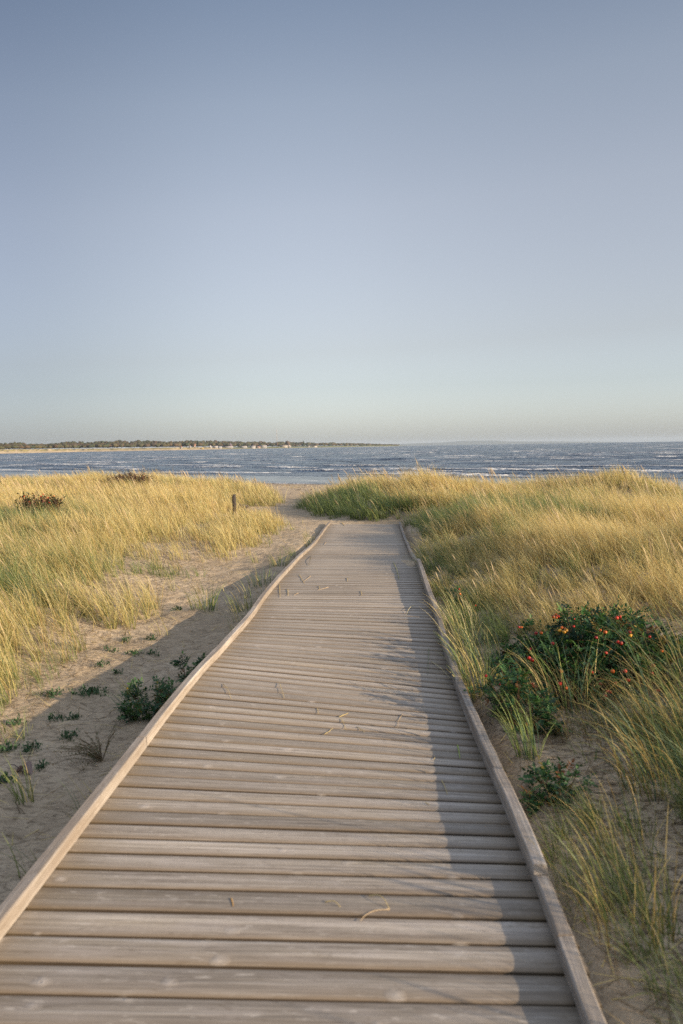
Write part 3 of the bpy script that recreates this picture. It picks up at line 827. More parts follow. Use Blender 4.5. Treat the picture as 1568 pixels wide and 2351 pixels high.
def hip_mb(p, r, col, dirv):
    mb = MB(); n = 8; dirv = dirv.normalized()
    a = dirv.cross(Vector((.3, .2, 1))).normalized(); b = dirv.cross(a)
    prof = [(-.85, .0), (-.75, .45), (-.4, .88), (0, 1.0), (.4, .88), (.72, .5), (.85, .18)]
    vs = []
    for h_, w in prof:
        for k in range(n):
            t = 2 * math.pi * k / n
            vs.append(tuple(p + dirv * (h_ * r) + a * (w * r * math.cos(t)) + b * (w * r * math.sin(t))))
    qd = [(i * n + k, i * n + (k + 1) % n, (i + 1) * n + (k + 1) % n, (i + 1) * n + k) for i in range(len(prof) - 1) for k in range(n)]
    mb.add(vs, qd, [((len(prof) - 1) * n, (len(prof) - 1) * n + k, (len(prof) - 1) * n + k + 1) for k in range(1, n - 1)], col)
    for k in range(5):      # dried sepals
        t = 2 * math.pi * k / 5
        o_ = a * math.cos(t) + b * math.sin(t); e = dirv.cross(o_)
        q0 = p + dirv * (.82 * r) + o_ * (.12 * r)
        mb.add([tuple(q0 - e * .14 * r), tuple(q0 + e * .14 * r), tuple(q0 + dirv * .9 * r + o_ * .5 * r)], (), [(0, 1, 2)], (.09, .10, .035))
    return mb

def rose_plant(name, loc, radii, n_leaf, label, cat, group=None, hips=(), leafW=.016, lean=(0, 0), greens=LG, dry=.04, name_leaf='foliage'):
    loc = Vector(loc); root = empty(name, loc, label, cat, group)
    lf = MB(); st = MB()
    rx_, ry_, rz_ = radii
    tips = []
    nst = max(5, int(n_leaf / 22))
    for k in range(nst):
        u = random.uniform(0, 2 * math.pi); r = math.sqrt(random.random())
        e = Vector((math.cos(u) * r * rx_, math.sin(u) * r * ry_, rz_ * (1 - .75 * r * r) * random.uniform(.65, 1.08)))
        b = Vector((e.x * .45, e.y * .45, -.04))
        m_ = (b + e) / 2 + Vector((0, 0, rz_ * .12)) + rv(.02)
        pts = [b, b.lerp(m_, .5), m_, m_.lerp(e, .6), e]
        st.tube([tuple(p) for p in pts], [.0045, .004, .0035, .0028, .0018], 4, (.10, .055, .030), cap=False)
        tips.append((pts, e))
    for k in range(n_leaf):
        pts, e = random.choice(tips)
        t = random.random() ** .8 * (len(pts) - 1)
        i = min(int(t), len(pts) - 2); p = pts[i].lerp(pts[i + 1], t - i) + rv(.018)
        d = Vector((p.x / max(rx_, .01), p.y / max(ry_, .01), random.uniform(-.1, .9))) * .6 + rv(.6)
        up = (Vector((0, 0, 1)) + rv(.35)).normalized()
        col = random.choice(greens) * random.uniform(.8, 1.35)
        if random.random() < dry: col = np.array(random.choice([(.30, .20, .03), (.22, .09, .03), (.33, .27, .06)]))
        pinnate(lf, p, d, up, leafW * 4.6, random.choice([2, 3, 3]), leafW * random.uniform(.8, 1.2), col)
    lf.build(name_leaf, M['leaf'], root); st.build('stem', M['stem'], root)
    for (p, r, col) in hips:
        p = Vector(p) - loc
        mb = hip_mb(p, r, col, Vector((random.gauss(0, .5), random.gauss(-.3, .4), 1)))
        h_ = mb.build('hip', M['hip'], root, True)
        # stalk joining the hip to the nearest twig
        q0 = min((pt for pts, e in tips for pt in pts), key=lambda a_: (a_ - p).length)
        s_ = MB(); s_.tube([tuple(q0), tuple(q0.lerp(p, .5) + Vector((0, 0, .006))), tuple(p - Vector((0, 0, r * .7)))], .0016, 4, (.10, .12, .03), cap=False)
        s_.build('stalk', M['stem'], h_)
    return root

RED = (.62, .035, .015); ORA = (.75, .16, .02); DRED = (.38, .02, .015); YEL = (.80, .38, .03)
hp = []
H = [(795, 165, ORA), (780, 178, ORA), (808, 176, RED), (798, 184, ORA), (905, 190, RED), (903, 236, RED), (832, 244, ORA), (852, 250, ORA), (820, 262, YEL), (845, 270, YEL), (858, 262, YEL),
     (1165, 185, RED), (1185, 178, RED), (572, 240, DRED), (585, 242, ORA), (675, 278, DRED), (707, 275, ORA), (1065, 260, ORA), (1095, 271, ORA), (1040, 303, DRED), (1172, 332, RED), (1190, 338, DRED),
     (1245, 270, DRED), (1248, 292, YEL), (632, 428, RED), (650, 440, DRED), (636, 376, DRED), (1100, 397, RED), (498, 558, RED), (636, 588, RED), (655, 585, DRED), (668, 602, RED), (830, 508, ORA), (820, 585, RED),
     (856, 612, ORA), (1015, 515, RED), (1140, 510, ORA), (1215, 508, RED), (1235, 563, RED), (1160, 580, RED), (1065, 585, DRED), (1108, 630, RED), (1125, 636, DRED), (1095, 658, RED), (1240, 655, DRED), (1415, 628, RED),
     (1385, 475, DRED), (685, 760, RED), (696, 778, ORA), (612, 740, RED), (1365, 300, RED), (1440, 385, ORA), (775, 340, DRED), (1380, 520, DRED)]
BC = Vector((2.12, 6.28, -.52))
def bush_surface(px, py):
    """point where the line of sight meets the front of the dome of the bush"""
    d = ray(px, py); best = None
    for Yk in np.linspace(5.4, 7.6, 300):
        p = Vector((d[0] * Yk, Yk, CAMZ + d[2] * Yk)) - BC
        if (p.x / 1.06) ** 2 + (p.y / 1.03) ** 2 + (p.z / .81) ** 2 < 1: return p + BC
        k = (p.x / 1.06) ** 2 + (p.y / 1.03) ** 2 + (p.z / .81) ** 2
        if best is None or k < best[0]: best = (k, p + BC)
    return best[1]
for (cx_, cy_, col) in H:
    px = (1700 + cx_ / 1.519) * .57394; py = (2350 + cy_ / 1.519) * .57394
    hp.append((bush_surface(px, py), random.uniform(.011, .0175), tuple(np.array(col) * random.uniform(.75, 1.1))))
rose_plant('rose_bush', BC, (1.03, 1.02, .80), 8500, 'large dark green rose bush full of red and orange hips right of the boardwalk', 'rose bush', hips=hp, leafW=.021)

def plant_at(px, py, **kw):
    p = ground_hit(px, py); return rose_plant(loc=(p.x, p.y, p.z), **kw)
def hips_near(px, py, offs):
    p = ground_hit(px, py); return [((p.x + a, p.y + b, p.z + c), .012, col) for a, b, c, col in offs]
rose_plant('rose_sapling', (1.14, 5.15, float(gz(1.14, 5.15))), (.22, .55, .40), 520, 'dark green leafy rose shoots crowding the right rail below the big hip bush', 'rose shoots', leafW=.015, dry=.06,
           hips=[((1.06, 5.3, .02), .012, DRED), ((1.15, 4.9, -.12), .012, ORA), ((.98, 5.4, .05), .012, DRED)])
rose_plant('rose_sapling', (1.08, 3.85, float(gz(1.08, 3.85))), (.17, .22, .22), 150, 'small leafy rose plant with two orange-red hips on the bare sand right of the rail', 'rose shoots', leafW=.015, dry=.16,
           hips=[((1.04, 3.72, -.20), .011, RED), ((1.17, 3.80, -.16), .010, RED)])
rose_plant('rose_sapling', (-1.38, 5.6, float(gz(-1.38, 5.6))), (.20, .34, .25), 330, 'dark green leafy plant with reddish leaves against the left rail beside a tall bent straw', 'rose shoots', leafW=.015, dry=.10)
rose_plant('rose_sapling', (-1.28, 6.4, float(gz(-1.28, 6.4))), (.15, .28, .22), 150, 'narrow dark green plant squeezed against the left rail, farther along than its leafy neighbour', 'rose shoots', leafW=.015, dry=.05)
rose_plant('rose_sapling', (1.28, 8.9, float(gz(1.28, 8.9))), (.16, .30, .24), 110, 'small rose shoots with a few red hips hidden in grass beside the stacked rail', 'rose shoots', leafW=.014, dry=.12,
           hips=[((1.28, 8.6, .02), .013, ORA), ((1.33, 9.0, .0), .012, RED), ((1.40, 8.3, -.05), .012, RED)])

# bushes on the crest of the left dunes
def crest_bush(name, px, py, Y, radii, n_leaf, label, greens, dry, hips=0, twigs=40, twig_col=(.13, .05, .045)):
    p = at(px, py, Y); z = float(gz(p.x, p.y))
    root = empty(name, (p.x, p.y, z), label, 'bush')
    lf = MB(); st = MB(); rx_, ry_, rz_ = radii
    lift = max(0, p.z - z)
    tips = []
    for k in range(twigs):
        u = random.uniform(0, 6.28); r = math.sqrt(random.random())
        e = Vector((math.cos(u) * r * rx_, math.sin(u) * r * ry_, lift + rz_ * (1 - .6 * r * r) * random.uniform(.5, 1.15)))
        b = Vector((e.x * .6, e.y * .6, 0))
        m_ = b.lerp(e, .55) + rv(.04)
        st.tube([tuple(b), tuple(m_), tuple(e)], [.014, .010, .005], 4, twig_col, cap=False); tips.append((b, m_, e))
    for k in range(n_leaf):
        b, m_, e = random.choice(tips); p0 = m_.lerp(e, random.random()) if random.random() < .75 else b.lerp(m_, random.uniform(.4, 1))
        col = np.array(random.choice(greens)) * random.uniform(.7, 1.3)
        if random.random() < dry: col = np.array((.28, .14, .05)) * random.uniform(.6, 1.3)
        leaflet(lf, p0 + rv(.05), rv(1) + Vector((0, 0, .4)), (Vector((0, 0, 1)) + rv(.5)).normalized(), random.uniform(.05, .09), random.uniform(.03, .05), col)
    lf.build('foliage', M['leaf'], root); st.build('twigs', M['stem'], root)
    for k in range(hips):
        b, m_, e = random.choice(tips)
        hip_mb(e + rv(.03), .016, random.choice([RED, ORA]), Vector((0, -.2, 1)) + rv(.3)).build('hip', M['hip'], root, True)
crest_bush('rose_bush', 90, 1160, 19.0, (.62, .45, .24), 1100, 'low reddish-green rose bush with tiny hips poking out of the grass on the left dune', [(.06, .07, .022), (.09, .085, .03), (.045, .06, .02)], .30, 9, 70)
crest_bush('thorn_bush', 298, 1106, 41.0, (1.25, .8, .50), 1500, 'dark reddish-brown twiggy bush on the crest of the left dune against the sea', [(.05, .055, .03), (.07, .06, .035), (.05, .035, .03)], .25, 0, 170, (.11, .05, .05))

# tall bent straws standing by the left plants, single tufts and herbs on the sand
def tuft(name, p, n, L, label, cat, group=None, cols=(GREEN,), wd=.006, spreadr=.05, lean=.7, wind=WIND, tilt=.6):
    root = empty(name, p, label, cat, group)
    a = rng.uniform(0, 2 * np.pi, n); r = spreadr * np.sqrt(rng.random(n))
    wx = np.cos(wind) * lean + np.cos(a) * .7 + rng.normal(0, .2, n); wy = np.sin(wind) * lean + np.sin(a) * .7 + rng.normal(0, .2, n)
    c = np.array(cols)[rng.integers(0, len(cols), n)] * rng.uniform(.75, 1.2, n)[:, None]
    th0 = rng.uniform(.05, .35, n)
    v, q_, cc = blades(np.stack([r * np.cos(a), r * np.sin(a), 0 * a - .01], -1), L * rng.uniform(.5, 1.15, n), np.arctan2(wy, wx), th0, th0 + tilt * rng.uniform(.4, 1.6, n), wd * rng.uniform(.7, 1.3, n), rng.uniform(0, 6.28, n), c * .9, c * 1.1, 6)
    np_mesh('blades', v, q_, M['grass'], root, False, {'col': ('FLOAT_COLOR', cc)})
    return root
tuft('grass_tuft', (2.75, 5.75, float(gz(2.75, 5.75))), 60, .85, 'long-bladed tuft arching leftwards over the big hip bush', 'grass tuft', cols=(GREEN * .8, BLUEG * 1.0, STRAW * .6, GREEN * .7), spreadr=.30, lean=1.5, tilt=.95)
tuft('grass_tuft', (2.05, 4.55, float(gz(2.05, 4.55))), 150, .62, 'low sprawling green tuft at the right edge, its blades lying left over bare sand', 'grass tuft', cols=(GREEN * .9, BLUEG * 1.2, STRAW * .6, OCHRE * .7), spreadr=.30, lean=1.6, tilt=1.15)
tuft('grass_tuft', (2.35, 5.15, float(gz(2.35, 5.15))), 60, .80, 'dark green tuft whose long blades cross the front of the big hip bush', 'grass tuft', cols=(GREEN * .7, BLUEG * .9, GREEN * .8, STRAW * .5), spreadr=.40, lean=1.5, tilt=1.0)
tuft('grass_tuft', (1.55, 5.55, float(gz(1.55, 5.55))), 70, .62, 'loose green tuft between the rail shoots and the big hip bush', 'grass tuft', cols=(GREEN, BLUEG * 1.3, STRAW, GREEN * 1.3), spreadr=.25, lean=.5, tilt=1.0)
tuft('dead_tuft', (1.80, 5.15, float(gz(1.80, 5.15))), 420, .42, 'tangled brown dead grass on the ground in front of the big hip bush', 'dead grass', cols=(DEAD, DEAD * .6, STRAW * .5, DEAD * .8), spreadr=.75, lean=.6, tilt=1.3, wd=.004)
tuft('grass_tuft', (1.85, 3.3, float(gz(1.85, 3.3))), 110, .60, 'dark green arching tuft at the lower right edge of the shaded sand', 'grass tuft', cols=(GREEN * .8, BLUEG * 1.1, STRAW * .6), spreadr=.22, lean=1.3, tilt=1.05)  # blade colours darkened to stand in for shade at the lower right
tuft('grass_tuft', (1.62, 4.0, float(gz(1.62, 4.0))), 130, .52, 'mid-green bent tuft between the small hip plant and the right edge', 'grass tuft', cols=(GREEN * .9, BLUEG * 1.2, STRAW * .6, OCHRE * .7), spreadr=.22, lean=1.5, tilt=1.1)
tuft('grass_tuft', (1.12, 6.45, float(gz(1.12, 6.45))), 120, .42, 'dense green tuft against the right rail level with the big hip bush', 'grass tuft', cols=(GREEN * 1.3, STRAW, BLUEG * 1.2, GREEN), spreadr=.20, lean=.9)
tuft('grass_tuft', (1.22, 7.9, float(gz(1.22, 7.9))), 120, .40, 'thick yellow-green tuft behind the stacked rail, beyond the upright tuft', 'grass tuft', cols=(GREEN * 1.2, STRAW, STRAW2, GREEN), spreadr=.22, lean=1.0)
def gp(px, py):
    p = ground_hit(px, py); return (p.x, p.y, p.z)

tuft('grass_tuft', (1.0, 5.9, float(gz(1.0, 5.9))), 90, .50, 'tall green and yellow grass tuft arching between the right rail and the hip bush', 'grass tuft', cols=(GREEN * 1.3, GREEN, STRAW, BLUEG * 1.3), spreadr=.12, wd=.0065)
tuft('grass_tuft', (1.08, 7.1, float(gz(1.08, 7.1))), 70, .48, 'upright yellow-green grass tuft leaning over the stacked right rail', 'grass tuft', cols=(GREEN * 1.3, STRAW, STRAW2, GREEN), spreadr=.12)
tuft('grass_tuft', (1.05, 4.45, float(gz(1.05, 4.45))), 45, .40, 'bright green grass tuft against the outside of the right rail above the bare sand', 'grass tuft', cols=(GREEN * 1.5, GREEN, BLUEG * 1.4), spreadr=.07)
tuft('grass_tuft', (1.02, 2.75, float(gz(1.02, 2.75))), 90, .42, 'thin olive grass tuft beside the lowest right rail joint', 'grass tuft', cols=(GREEN, STRAW * .7, OCHRE * .8, GREEN * .7), spreadr=.16, wd=.004)
tuft('grass_tuft', (1.20, 3.3, float(gz(1.20, 3.3))), 50, .36, 'sparse dry grass tuft on shaded sand beside the end of the stacked right rail', 'grass tuft', cols=(GREEN * .9, STRAW * .8, OCHRE * .8), spreadr=.14, wd=.0035)
tuft('grass_tuft', gp(318, 1650), 60, .34, 'fine dark green grass tuft lying beside the left rail in front of the leafy plants', 'grass tuft', cols=(BLUEG, GREEN * .8, BLUEG * .8), spreadr=.13, wd=.004, tilt=1.0)
tuft('grass_tuft', (-1.71, 4.1, float(gz(-1.71, 4.1))), 26, .26, 'small green grass tuft with yellow tips at the left edge near the rail', 'grass tuft', cols=(GREEN, STRAW, GREEN * .7), spreadr=.05, wd=.0045)
for (px, py, L_, n_, lb) in ((470, 1400, .32, 70, 'largest blue-green grass patch in the shaded sand left of the boardwalk'),
                             (640, 1300, .30, 60, 'dark grass tuft hugging the left rail where it starts to bend'),
                             (560, 1400, .26, 46, 'thin dark tuft beside the middle of the left rail'),
                             (600, 1345, .28, 50, 'yellow-tipped tuft by the left rail, between two darker ones')):
    tuft('grass_tuft', gp(px, py), n_, L_, lb, 'grass tuft', cols=(BLUEG, GREEN * .9, GREEN, STRAW * .8), spreadr=.16, wd=.006, lean=.3)

def herb(px, py, r, n, label, blue=False):
    p = Vector(gp(px, py)); root = empty('sand_herb', p, label, 'herb', 'small green herbs growing in the shaded sand')
    mb = MB()
    for k in range(n):
        u = random.uniform(0, 6.28); rr_ = 1.35 * r * random.random() ** .8
        b = Vector((math.cos(u) * rr_, math.sin(u) * rr_, .0 + float(gz(p.x + math.cos(u) * rr_, p.y + math.sin(u) * rr_)) - p.z))
        col = np.array((.045, .105, .040) if not blue else (.06, .11, .085)) * random.uniform(.7, 1.35)
        for j in range(5):
            leaflet(mb, b + Vector((0, 0, .005 * j)) + rv(.010), rv(.6) + Vector((0, 0, .9)), (Vector((0, 0, 1)) + rv(.4)).normalized(), random.uniform(.015, .034), random.uniform(.006, .012), col)
    mb.build('leaves', M['leaf'], root)
for args in ((205, 1592, .11, 60, 'biggest leafy green herb patch on the shaded sand left of the boardwalk'),
             (72, 1722, .05, 22, 'round green herb near the left edge, beside the curled dry leaf'),
             (14, 1724, .06, 26, 'green herb at the very left edge level with the curled dry leaf'),
             (14, 1795, .05, 24, 'dense dark green herb at the very left edge below the curled dry leaf'),
             (92, 1764, .03, 10, 'tiny green herb just right of the curled dry leaf'),
             (156, 1697, .045, 20, 'green herb cluster lowest below the biggest herb patch'),
             (128, 1652, .05, 16, 'sparse green herb stems left below the biggest herb patch'),
             (168, 1650, .04, 16, 'small green herb directly under the biggest herb patch'),
             (235, 1530, .05, 14, 'small dark herb just above the biggest herb patch'),
             (310, 1500, .07, 22, 'spread green herb halfway between shade line and left rail'),
             (345, 1470, .05, 18, 'dark green herb nearest the shade line on the left sand'),
             (290, 1470, .04, 12, 'tiny herb close to the golden grass edge on the left sand'),
             (120, 1600, .06, 22, 'loose green herb at the foot of the golden grass, left of the biggest herb patch'),
             (255, 1495, .05, 14, 'small green herb above the small dark herb, just under the shade line'),
             (405, 1400, .06, 18, 'little green herb left of the largest blue-green grass patch'),
             (350, 1500, .05, 14, 'pale green herb between the spread herb and the left rail'),
             (40, 1660, .05, 16, 'faint green herb high at the left edge among dead grass'),
             (270, 1545, .04, 10, 'faint low herb right of the small dark herb')):
    herb(*args)

# curled dry leaf with its stalk lying on the sand
p = Vector(gp(56, 1772)); mb = MB(); n = 7
vs = []; 
for i in range(n):
    for j in range(5):
        u = (i / (n - 1) - .5); w = (j / 4 - .5) * (1 - 4 * u * u * .8)
        vs.append((u * .11, w * .07 + .01 * math.sin(u * 9), .012 + .05 * w * w * 4 * .5 + .018 * math.sin(u * 7 + 1)))
mb.add(vs, [(i * 5 + j, i * 5 + j + 1, (i + 1) * 5 + j + 1, (i + 1) * 5 + j) for i in range(n - 1) for j in range(4)], (), (.26, .19, .17))
root = empty('dry_leaf', p, 'curled greyish dead leaf with a dark stalk lying on the shaded sand at the left', 'dead leaf', rz=-.3)
mb.build('blade', M['litter'], root)
s_ = MB(); s_.tube([(-.13, .03, .02), (-.08, .01, .03), (-.03, 0, .018), (.03, -.02, .02)], [.002, .0025, .003, .002], 5, (.07, .045, .05)); s_.build('stalk', M['stem'], root)

# dry brown sprig by the left rail
p = Vector(gp(235, 1745))
root = empty('dry_sprig', p, 'low brownish-green twiggy sprig beside the left rail joint', 'sprig')
st = MB(); lf = MB()
for k in range(34):
    u = random.uniform(1.2, 4.6); L_ = random.uniform(.12, .34); e = Vector((math.cos(u) * L_, math.sin(u) * L_, random.uniform(.03, .16)))
    st.tube([(0, 0, 0), tuple(e * .5 + Vector((0, 0, .03))), tuple(e)], [.0022, .0018, .001], 4, (.12, .085, .04), cap=False)
    for j in range(7):
        leaflet(lf, e * random.uniform(.3, 1) + rv(.006) + Vector((0, 0, .01)), rv(1), Vector((0, 0, 1)), random.uniform(.012, .02), .007, np.array(random.choice([(.12, .11, .03), (.18, .12, .04), (.07, .10, .03)])))
st.build('twigs', M['stem'], root); lf.build('leaves', M['leaf'], root)

# ------------------------------------------------------------------ loose straws on the boards
def straw(pts, col, w, label, name='loose_straw', cat='straw', lift=0.0, group='loose straws on the boards'):
    P3 = [deck_hit(*p) for p in pts]; o0 = P3[0].copy()
    root_pts = []
    for i, p in enumerate(P3):
        t = i / max(1, len(P3) - 1)
        root_pts.append(p - o0 + Vector((0, 0, .006 + lift * math.sin(math.pi * t))))
    # smooth
    q = []
    for i in range(len(root_pts) - 1):
        a, b = root_pts[i], root_pts[i + 1]
        for k in range(4): q.append(a.lerp(b, k / 4))
    q.append(root_pts[-1])
    for _ in range(3): q = [q[0]] + [(q[i - 1] + q[i] * 2 + q[i + 1]) / 4 for i in range(1, len(q) - 1)] + [q[-1]]
    mb = MB(); w *= .72
    mb.tube([tuple(p) for p in q], [w * (1 - .6 * i / len(q)) for i in range(len(q))], 5, col)
    o = mb.build(name, M['litter'], None); o.location = o0
    tag(o, label, cat, group); return o
SY = (.62, .49, .22); SP2 = (.55, .42, .27)
def c5(x, y, ox, oy, s): return ((ox + x / s) * .57394, (oy + y / s) * .57394)
f8 = lambda x, y: c5(x, y, 800, 3300, 1.568)
f1 = lambda x, y: c5(x, y, 1100, 2050, 2.24)
f2 = lambda x, y: c5(x, y, 500, 2500, 1.0453)
f4 = lambda x, y: c5(x, y, 1300, 3000, 1.3067)
straw([f8(1060, 455), f8(1120, 475), f8(1160, 505), f8(1188, 540)], SY, .0032, 'curved yellow straw, largest on the near boards, just right of the middle', lift=.02)
straw([f8(1188, 540), f8(1100, 545), f8(1040, 570), f8(1005, 615)], SP2, .0028, 'pale bent straw touching the foot of the largest curved yellow straw')
straw([f8(785, 495), f8(840, 500), f8(880, 525)], SY, .0030, 'short yellowish straw stuck at a board gap left of the largest curved straw', lift=.012)
straw([f8(195, 470), f8(205, 500), f8(208, 520)], (.60, .36, .12), .0034, 'orange straw stub in a board gap at lower left of the walkway')
straw([f2(645, 245), f2(655, 275), f2(665, 308)], SY, .0026, 'straight yellow straw standing alone in the centre-left of the middle boards', lift=.01)
straw([f2(410, 250), f2(430, 275), f2(443, 310)], SY, .0028, 'yellow straw left of the centre-left one, close to the left rail', lift=.01)
straw([f2(895, 388), f2(935, 372)], SY, .0040, 'thick short yellow straw piece on top of the scattered straw pile mid-deck')
straw([f2(835, 460), f2(850, 452), f2(870, 435)], SY, .0030, 'slanted straw piece at lower left of the scattered straw pile mid-deck')
straw([f2(905, 395), f2(918, 425), f2(925, 445)], SY, .0026, 'thin straw hanging below the scattered straw pile mid-deck')
straw([f2(970, 430), f2(985, 438), f2(1002, 452)], SY, .0030, 'slanted straw piece at lower right of the scattered straw pile mid-deck')
straw([f2(805, 350), f2(808, 375)], SY, .0024, 'tiny upright straw left of the scattered straw pile mid-deck')
straw([f2(1160, 375), f2(1145, 400), f2(1138, 432)], SP2, .0024, 'thin pale curved straw between the straw pile and the right rail')
straw([f2(1280, 155), f2(1320, 190), f2(1362, 230)], STRAW2, .0032, 'long pale straw lying in the rail shadow on the right of the boards', lift=.02)
straw([f2(1270, 100), f2(1268, 160), f2(1266, 212)], (.16, .24, .09), .0022, 'thin green stalk in the rail shadow pointing at the viewer', name='loose_stalk', cat='stalk', lift=.01)
straw([f4(693, -20), f4(700, 20), f4(705, 48)], (.40, .55, .08), .0042, 'bright green blade lying in the rail shadow', name='fallen_straw', cat='straw', lift=.01)
straw([f4(610, 165), f4(628, 200), f4(640, 240)], SY, .0030, 'yellow straw crossing the shadow edge on the near right boards')
straw([f4(525, 280), f4(545, 292)], SY, .0030, 'short yellow straw bit left of the one crossing the shadow edge')
straw([f4(575, 45), f4(568, 55)], SY, .0030, 'tiny yellow straw bit just short of the shadow edge')
straw([f1(1062, 450), f1(1090, 520), f1(1110, 600)], (.45, .44, .15), .0060, 'long yellow-green blade at the start of the wide shadow far up the deck', name='fallen_straw', cat='straw', lift=.02)
straw([f1(322, 395), f1(315, 440), f1(303, 478)], (.14, .13, .08), .0055, 'dark stalk lying on the far left boards', name='loose_stalk', cat='stalk', lift=.02)
straw([f1(215, 560), f1(240, 600), f1(265, 640)], SY, .0050, 'yellow straw left of centre with a pale one crossing near its end')
straw([f1(320, 572), f1(285, 600), f1(250, 625)], SP2, .0050, 'pale straw crossing the end of a yellow one at the left of the deck')
straw([f1(40, 650), f1(42, 720), f1(48, 765)], SY, .0046, 'upright yellow straw closest to the left rail')
straw([f1(115, 690), f1(116, 750)], SY, .0050, 'short upright yellow straw second from the left rail')
straw([f1(210, 725), f1(170, 745)], SP2, .0044, 'pale slanted straw beside the short upright yellow one')
straw([f1(480, 672), f1(430, 688), f1(380, 700)], SP2, .0044, 'long pale straw lying flat across the boards left of the middle')
straw([f1(395, 665), f1(400, 690)], SY, .0044, 'tiny straw sitting on top of the long flat pale one')
straw([f1(648, 590), f1(650, 620)], SY, .0048, 'lone tiny straw in the very centre of the deck')
straw([f1(770, 705), f1(778, 748)], SY, .0044, 'short straw slightly right of the deck centre')
straw([f1(600, 90), f1(612, 108), f1(622, 122)], (.66, .50, .16), .010, 'bright yellow straw on the last board at the far end')
straw([f1(458, 268), f1(440, 292)], SP2, .0065, 'short pale straw near the far left corner of the deck')
straw([f1(1245, 835), f1(1205, 880), f1(1175, 925)], STRAW2, .0034, 'pale arched straw on the shadow edge beside the right rail', lift=.03)

# bark-brown pebble-like knots of mud are part of the wood; low sand mound standing in for sunlight falling through the rail gap
def sun_patch(px, py, rx_, ry_, hgt, label):
    p = deck_hit(px, py); n = 14; vs = [(0, 0, hgt + .004)]; tr = []; qd = []
    for k, s_ in ((1, .5), (2, 1.0)):
        for j in range(n):
            u = 6.283 * j / n; rr_ = s_ * (1 + .3 * math.sin(3 * u + 1) + .15 * math.sin(7 * u))
            x_, y_ = rx_ * rr_ * math.cos(u), ry_ * rr_ * math.sin(u)
            vs.append((x_, y_, float(deck_z(p.x + x_, p.y + y_)) - p.z + (hgt * .6 + .004 if k == 1 else -.001)))
    for j in range(n):
        tr.append((0, 1 + j, 1 + (j + 1) % n)); qd.append((1 + j, 1 + n + j, 1 + n + (j + 1) % n, 1 + (j + 1) % n))
    mb = MB(); mb.add(vs, qd, tr); o = mb.build('sun_patch_heap', M['sand'], None, True); o.location = p
    tag(o, label, 'sand')
sun_patch(*f1(1215, 452), .13, .55, .02, 'small sand mound standing in for a sunlit patch at the right rail kink')

# ------------------------------------------------------------------ old post in the left dune
p = at(537.5, 1168, 25.0); zg = float(gz(p.x, p.y))
mb = MB(); n = 12; rows = 16; vs = []; ztop = at(537.5, 1136, 25.0).z; H_ = ztop - (zg - .25)
for i in range(rows):
    t = i / (rows - 1)
    for k in range(n):
        u = 6.283 * k / n
        sq = (abs(math.cos(u)) ** 3 + abs(math.sin(u)) ** 3) ** (-1 / 3)
        r = .062 * sq * (1 - .10 * t) * (1 + .10 * math.sin(4.3 * u + 5 * t) + .06 * math.sin(9 * u) + .05 * math.sin(13 * t + u))
        if t > .90: r *= 1 - (t - .90) * 2.6
        zz = -.25 + H_ * t + (.02 * math.sin(2 * u + .6) if t > .9 else 0)
        vs.append((r * math.cos(u) + .015 * t, r * math.sin(u), zz))
qd = [(i * n + k, i * n + (k + 1) % n, (i + 1) * n + (k + 1) % n, (i + 1) * n + k) for i in range(rows - 1) for k in range(n)]
mb.add(vs, qd, [((rows - 1) * n, (rows - 1) * n + k, (rows - 1) * n + k + 1) for k in range(1, n - 1)])
o = mb.build('old_post', M['post'], None, True); o.location = (p.x, p.y, zg)
tag(o, 'short weathered dark wooden post standing in the grass left of the beach path', 'post')
# grey plank end lying beside it
p2 = at(551, 1164, 27.5); z2 = max(p2.z, float(gz(p2.x, p2.y)))
mb = MB(); mb.tube([(-.30, 0, 0), (-.1, .01, .01), (.1, 0, .02), (.30, .02, .01)], [.06, .07, .065, .05], 8)
o = mb.build('driftwood', M['post'], None, True); o.location = (p2.x, p2.y, z2); tag(o, 'pale piece of driftwood lying behind the weathered post', 'driftwood')

# ------------------------------------------------------------------ far shore
CO = np.array([(-.62, 950), (-.52, 1250), (-.43, 1600), (-.33, 2250), (-.21, 2600), (-.12, 3300), (-.02, 4400), (.03, 5200), (.065, 6100), (.085, 6600)])
def coast(r): return np.interp(r, CO[:, 0], CO[:, 1])
rs = np.linspace(-.62, .085, 330)
def land_h(r, k):        # k metres behind the waterline
    vill = ss(-.165, -.13, r)
    dune = np.interp(k, [0, 12, 45, 60, 95, 140, 400, 900], [-.6, .6, 3.0, 4.2, 9.0, 8.5, 9.0, 9.0])
    flat = np.interp(k, [0, 12, 45, 60, 95, 140, 400, 900], [-.6, .4, 1.5, 2.0, 4.5, 5.0, 8.0, 9.0])
    return (dune * (1 - vill) + flat * vill) * ss(.088, .06, r)
V = []; C = []; ks = np.array([-4, 0, 8, 20, 40, 50, 60, 70, 80, 95, 115, 140, 200, 320, 600, 900.])
